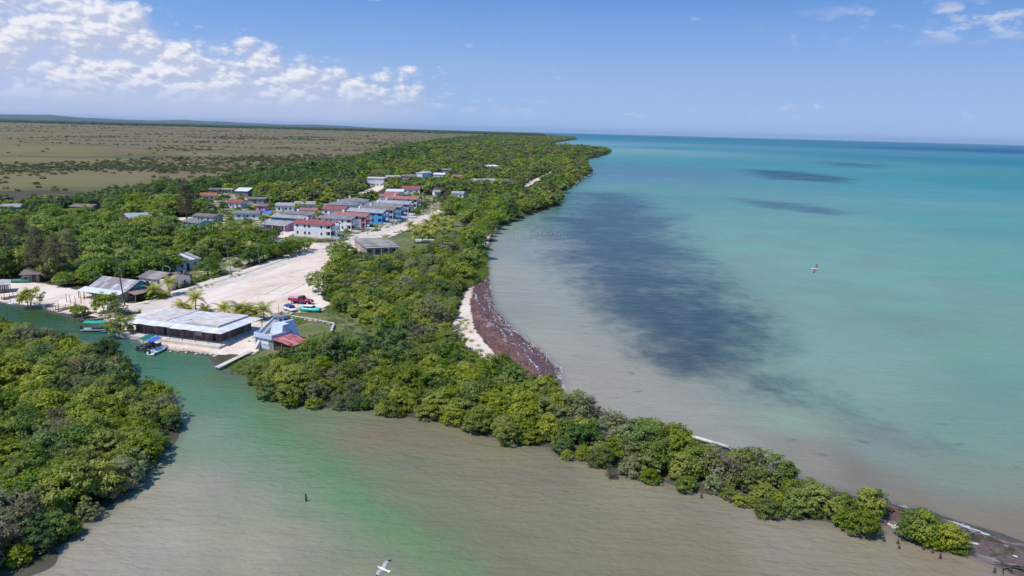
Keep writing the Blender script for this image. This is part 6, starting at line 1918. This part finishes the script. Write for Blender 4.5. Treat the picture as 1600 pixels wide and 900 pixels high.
def grasses():
    tufts = [blades(i) for i in range(4)]
    poly = GP([(735, 392), (752, 388), (758, 400), (756, 430), (744, 440), (728, 450), (726, 425)])
    P_ = scatter_grid(poly, .8, .4, 5); P_ = P_[sdf(poly, P_) > 0]
    z, _ = land_height(P_)
    stuff('shore_grass', 'bright green tall grass at the top of the beach', 'grass', np.column_stack([P_, np.maximum(z, .1)]), rng.uniform(.8, 1.4, len(P_)), tufts, 3)
    poly = GP([(712, 500), (728, 490), (740, 520), (755, 548), (742, 560), (716, 545)])
    P_ = scatter_grid(poly, 1.5, .45, 6); P_ = P_[(sdf(poly, P_) > 0) & (vnoise(P_[:, 0], P_[:, 1], 3, 3) > .45)]
    z, _ = land_height(P_)
    stuff('beach_tufts', 'sparse green tufts growing on the pale beach sand', 'grass', np.column_stack([P_, z]), rng.uniform(.4, .8, len(P_)), tufts, 4, .7)
    P_ = scatter_grid(LOT, 1.6, .48, 8); e_ = sdf(LOT, P_); P_ = P_[(e_ > -1.5) & (e_ < 2.5) & (vnoise(P_[:, 0], P_[:, 1], 6, 23) > .5)]
    for ft in FOOT: P_ = P_[sdf(ft, P_) < -.3]
    z, sh_ = land_height(P_); P_, z = P_[sh_ > 2], z[sh_ > 2]
    stuff('lot_weeds', 'ragged weeds along the edges of the sandy lot', 'weeds', np.column_stack([P_, z]), rng.uniform(.25, .6, len(P_)), tufts, 15, .8)
    poly = LAWN
    P_ = scatter_grid(poly, .9, .45, 7); P_ = P_[(sdf(poly, P_) > .5) & (line_d(TRACK, P_) > 1.2) & (vnoise(P_[:, 0], P_[:, 1], 5, 13) > .42)]
    for ft in FOOT: P_ = P_[sdf(ft, P_) < -.3]
    z, _ = land_height(P_)
    stuff('lawn_grass', 'short green and yellow grass of the lawn beside the guard station', 'grass', np.column_stack([P_, z]), rng.uniform(.22, .4, len(P_)) * 1.0, tufts, 5)


grasses()


def wrack_and_foam():
    wm = [mat('seaweed_%d' % i, c, .8, .4, 2.0, .3) for i, c in enumerate(((.13, .065, .055), (.20, .105, .075), (.10, .065, .075)))]
    ms = []
    for i in range(3):
        me = rock_mesh(40 + i, .35); me.materials.clear(); me.materials.append(wm[i]); ms.append(me)
    P_ = scatter_grid(WRACK, .75, .5, 9); P_ = P_[sdf(WRACK, P_) > .3]
    P_ = P_[vnoise(P_[:, 0], P_[:, 1], 2.2, 17) > .35]
    z, _ = land_height(P_)
    stuff('seaweed_wrack', 'reddish brown seaweed heaped along the beach', 'seaweed', np.column_stack([P_, np.maximum(z, -.05)]), rng.uniform(.16, .46, len(P_)), ms, 3)
    fm = mat('foam', (.62, .62, .64), .6, .1, 2, .3)
    V = []; F_ = []
    def flakes(line, off, n, wid, gap):
        ln = np.asarray(line); seg = np.linalg.norm(np.diff(ln, axis=0), axis=1); cum = np.r_[0, np.cumsum(seg)]
        tt = rng.uniform(0, cum[-1], n)
        tt = tt[vnoise(tt, tt * 0, gap, 8) > .40]
        x, y = np.interp(tt, cum, ln[:, 0]), np.interp(tt, cum, ln[:, 1])
        tx, ty = np.interp(tt + .5, cum, ln[:, 0]) - x, np.interp(tt + .5, cum, ln[:, 1]) - y
        k = np.hypot(tx, ty) + 1e-6; tx, ty = tx / k, ty / k
        o_ = off + (vnoise(tt, tt * 0, 5, 3) - .5) * 3.0 + rng.normal(0, wid, len(tt))
        P_ = np.stack([x - ty * -o_, y + tx * -o_], 1); z, _ = land_height(P_)
        for (px_, py_), zz, a, b in zip(P_, z, tx, ty):
            l_, w_ = rng.uniform(.15, .6), rng.uniform(.03, .08); k0 = len(V); zt = max(zz, 0) + .05
            for q in range(6):
                an = q * math.pi / 3; r1, r2 = l_ * math.cos(an) * rng.uniform(.7, 1.2), w_ * math.sin(an) * rng.uniform(.6, 1.3)
                V.append((px_ + a * r1 - b * r2, py_ + b * r1 + a * r2, zt))
            F_.append(tuple(range(k0, k0 + 6)))
    flakes(BEACH_LINE[1:], 1.6, 520, .30, 6)
    flakes(BEACH_LINE[2:], 4.4, 300, .18, 7)
    flakes(BEACH_LINE[3:], .4, 200, .2, 6)
    flakes(GP([(1408, 790), (1440, 800), (1510, 823), (1545, 834)], 0), -.1, 90, .22, 4)
    me = bpy.data.meshes.new('foam'); me.from_pydata(V, [], F_); me.update()
    T(link('foam', me, None, fm), 'white foam flecks where small waves reach the seaweed beach', 'foam', kind='stuff')


wrack_and_foam()

# ------------------------------------------------------------------ birds


def bird(px, dist, heading, bank, label, span, cols, pitch=0.0):
    d = _Rm @ np.array([px[0] - 800.0, 450.0 - px[1], -F_PX]); d /= np.linalg.norm(d)
    c = np.array([0, 0, CAM_H]) + d * dist
    body, wing, tip, bill = cols
    mb = MB(); s = span / 2
    prof = [(-.52, .015, .0), (-.44, .05, .0), (-.25, .085, 0), (0, .11, 0), (.2, .095, .01), (.32, .055, .03), (.38, .06, .05), (.45, .055, .05), (.50, .03, .045)]
    rings_ = [[(x * s, r * s * math.cos(R(45 * k)), (z + r * math.sin(R(45 * k))) * s) for k in range(8)] for x, r, z in prof]
    mb.loft(rings_, True, True, 0)
    mb.loft([[(x * s, r * s * math.cos(R(60 * k)), (.04 + r * .7 * math.sin(R(60 * k))) * s) for k in range(6)] for x, r in ((.49, .028), (.58, .02), (.66, .008))], True, True, 3)
    mb.slab([(-.70 * s, -.12 * s, .02 * s), (-.44 * s, -.05 * s, .02 * s), (-.44 * s, .05 * s, .02 * s), (-.70 * s, .12 * s, .02 * s), (-.74 * s, 0, .02 * s)], .02 * s, 0)
    for sd_ in (-1, 1):
        st = [(0.06, .17, -.13, .03, 1), (.25, .18, -.16, .13, 1), (.48, .17, -.12, .20, 1), (.72, .08, -.16, .16, 1), (.88, -.03, -.20, .11, 2), (1.0, -.16, -.21, .07, 2)]
        for a, b in zip(st[:-1], st[1:]):
            q = [(a[1] * s, sd_ * a[0] * s, a[3] * s), (a[2] * s, sd_ * a[0] * s, a[3] * s - .01), (b[2] * s, sd_ * b[0] * s, b[3] * s - .01), (b[1] * s, sd_ * b[0] * s, b[3] * s)]
            if sd_ > 0: q = q[::-1]
            mb.slab(q, .028 * s, b[4])
    o = mb.build('bird', [body, wing, tip, bill], None, False)
    o.location = c; o.rotation_euler = (bank, pitch, heading)
    return T(o, label, 'bird')


bwh = mat('feather_white', (.78, .77, .76), .7, .08, 3, .2); bgr = mat('feather_grey', (.36, .35, .38), .7, .15, 3, .2); bbk = mat('feather_black', (.03, .03, .035), .7, .2, 3, .2); bbr = mat('feather_brown', (.16, .10, .085), .75, .3, 3, .2); bpk = mat('feather_pinkish', (.62, .50, .52), .7, .15, 3, .2); bil = mat('bill', (.35, .22, .10), .5, .1, 3, .3)
bird((1275, 420), 60, R(-35), R(38), 'pale bird with dark wing edges flying low over the sea', 1.0, (bpk, bbr, bbk, bil))
bird((598, 889), 34, R(150), R(-20), 'white gull with grey wings and black tips crossing the bottom edge', 1.05, (bwh, bgr, bbk, bil))

# ------------------------------------------------------------------ haze
hz = bpy.data.materials.new('haze_air'); hz.use_nodes = True
hz.node_tree.nodes.clear()
vo = hz.node_tree.nodes.new('ShaderNodeVolumePrincipled'); ho = hz.node_tree.nodes.new('ShaderNodeOutputMaterial')
vo.inputs['Color'].default_value = (.45, .64, .88, 1); vo.inputs['Density'].default_value = 1.5e-5; vo.inputs['Anisotropy'].default_value = 0.0
hz.node_tree.links.new(vo.outputs[0], ho.inputs['Volume'])
hb = MB().box(-62000, 62000, -62000, 62000, -8, 260).build('haze', hz)
T(hb, 'thin blue-white haze in the air over the plain and the sea', 'haze', kind='stuff')
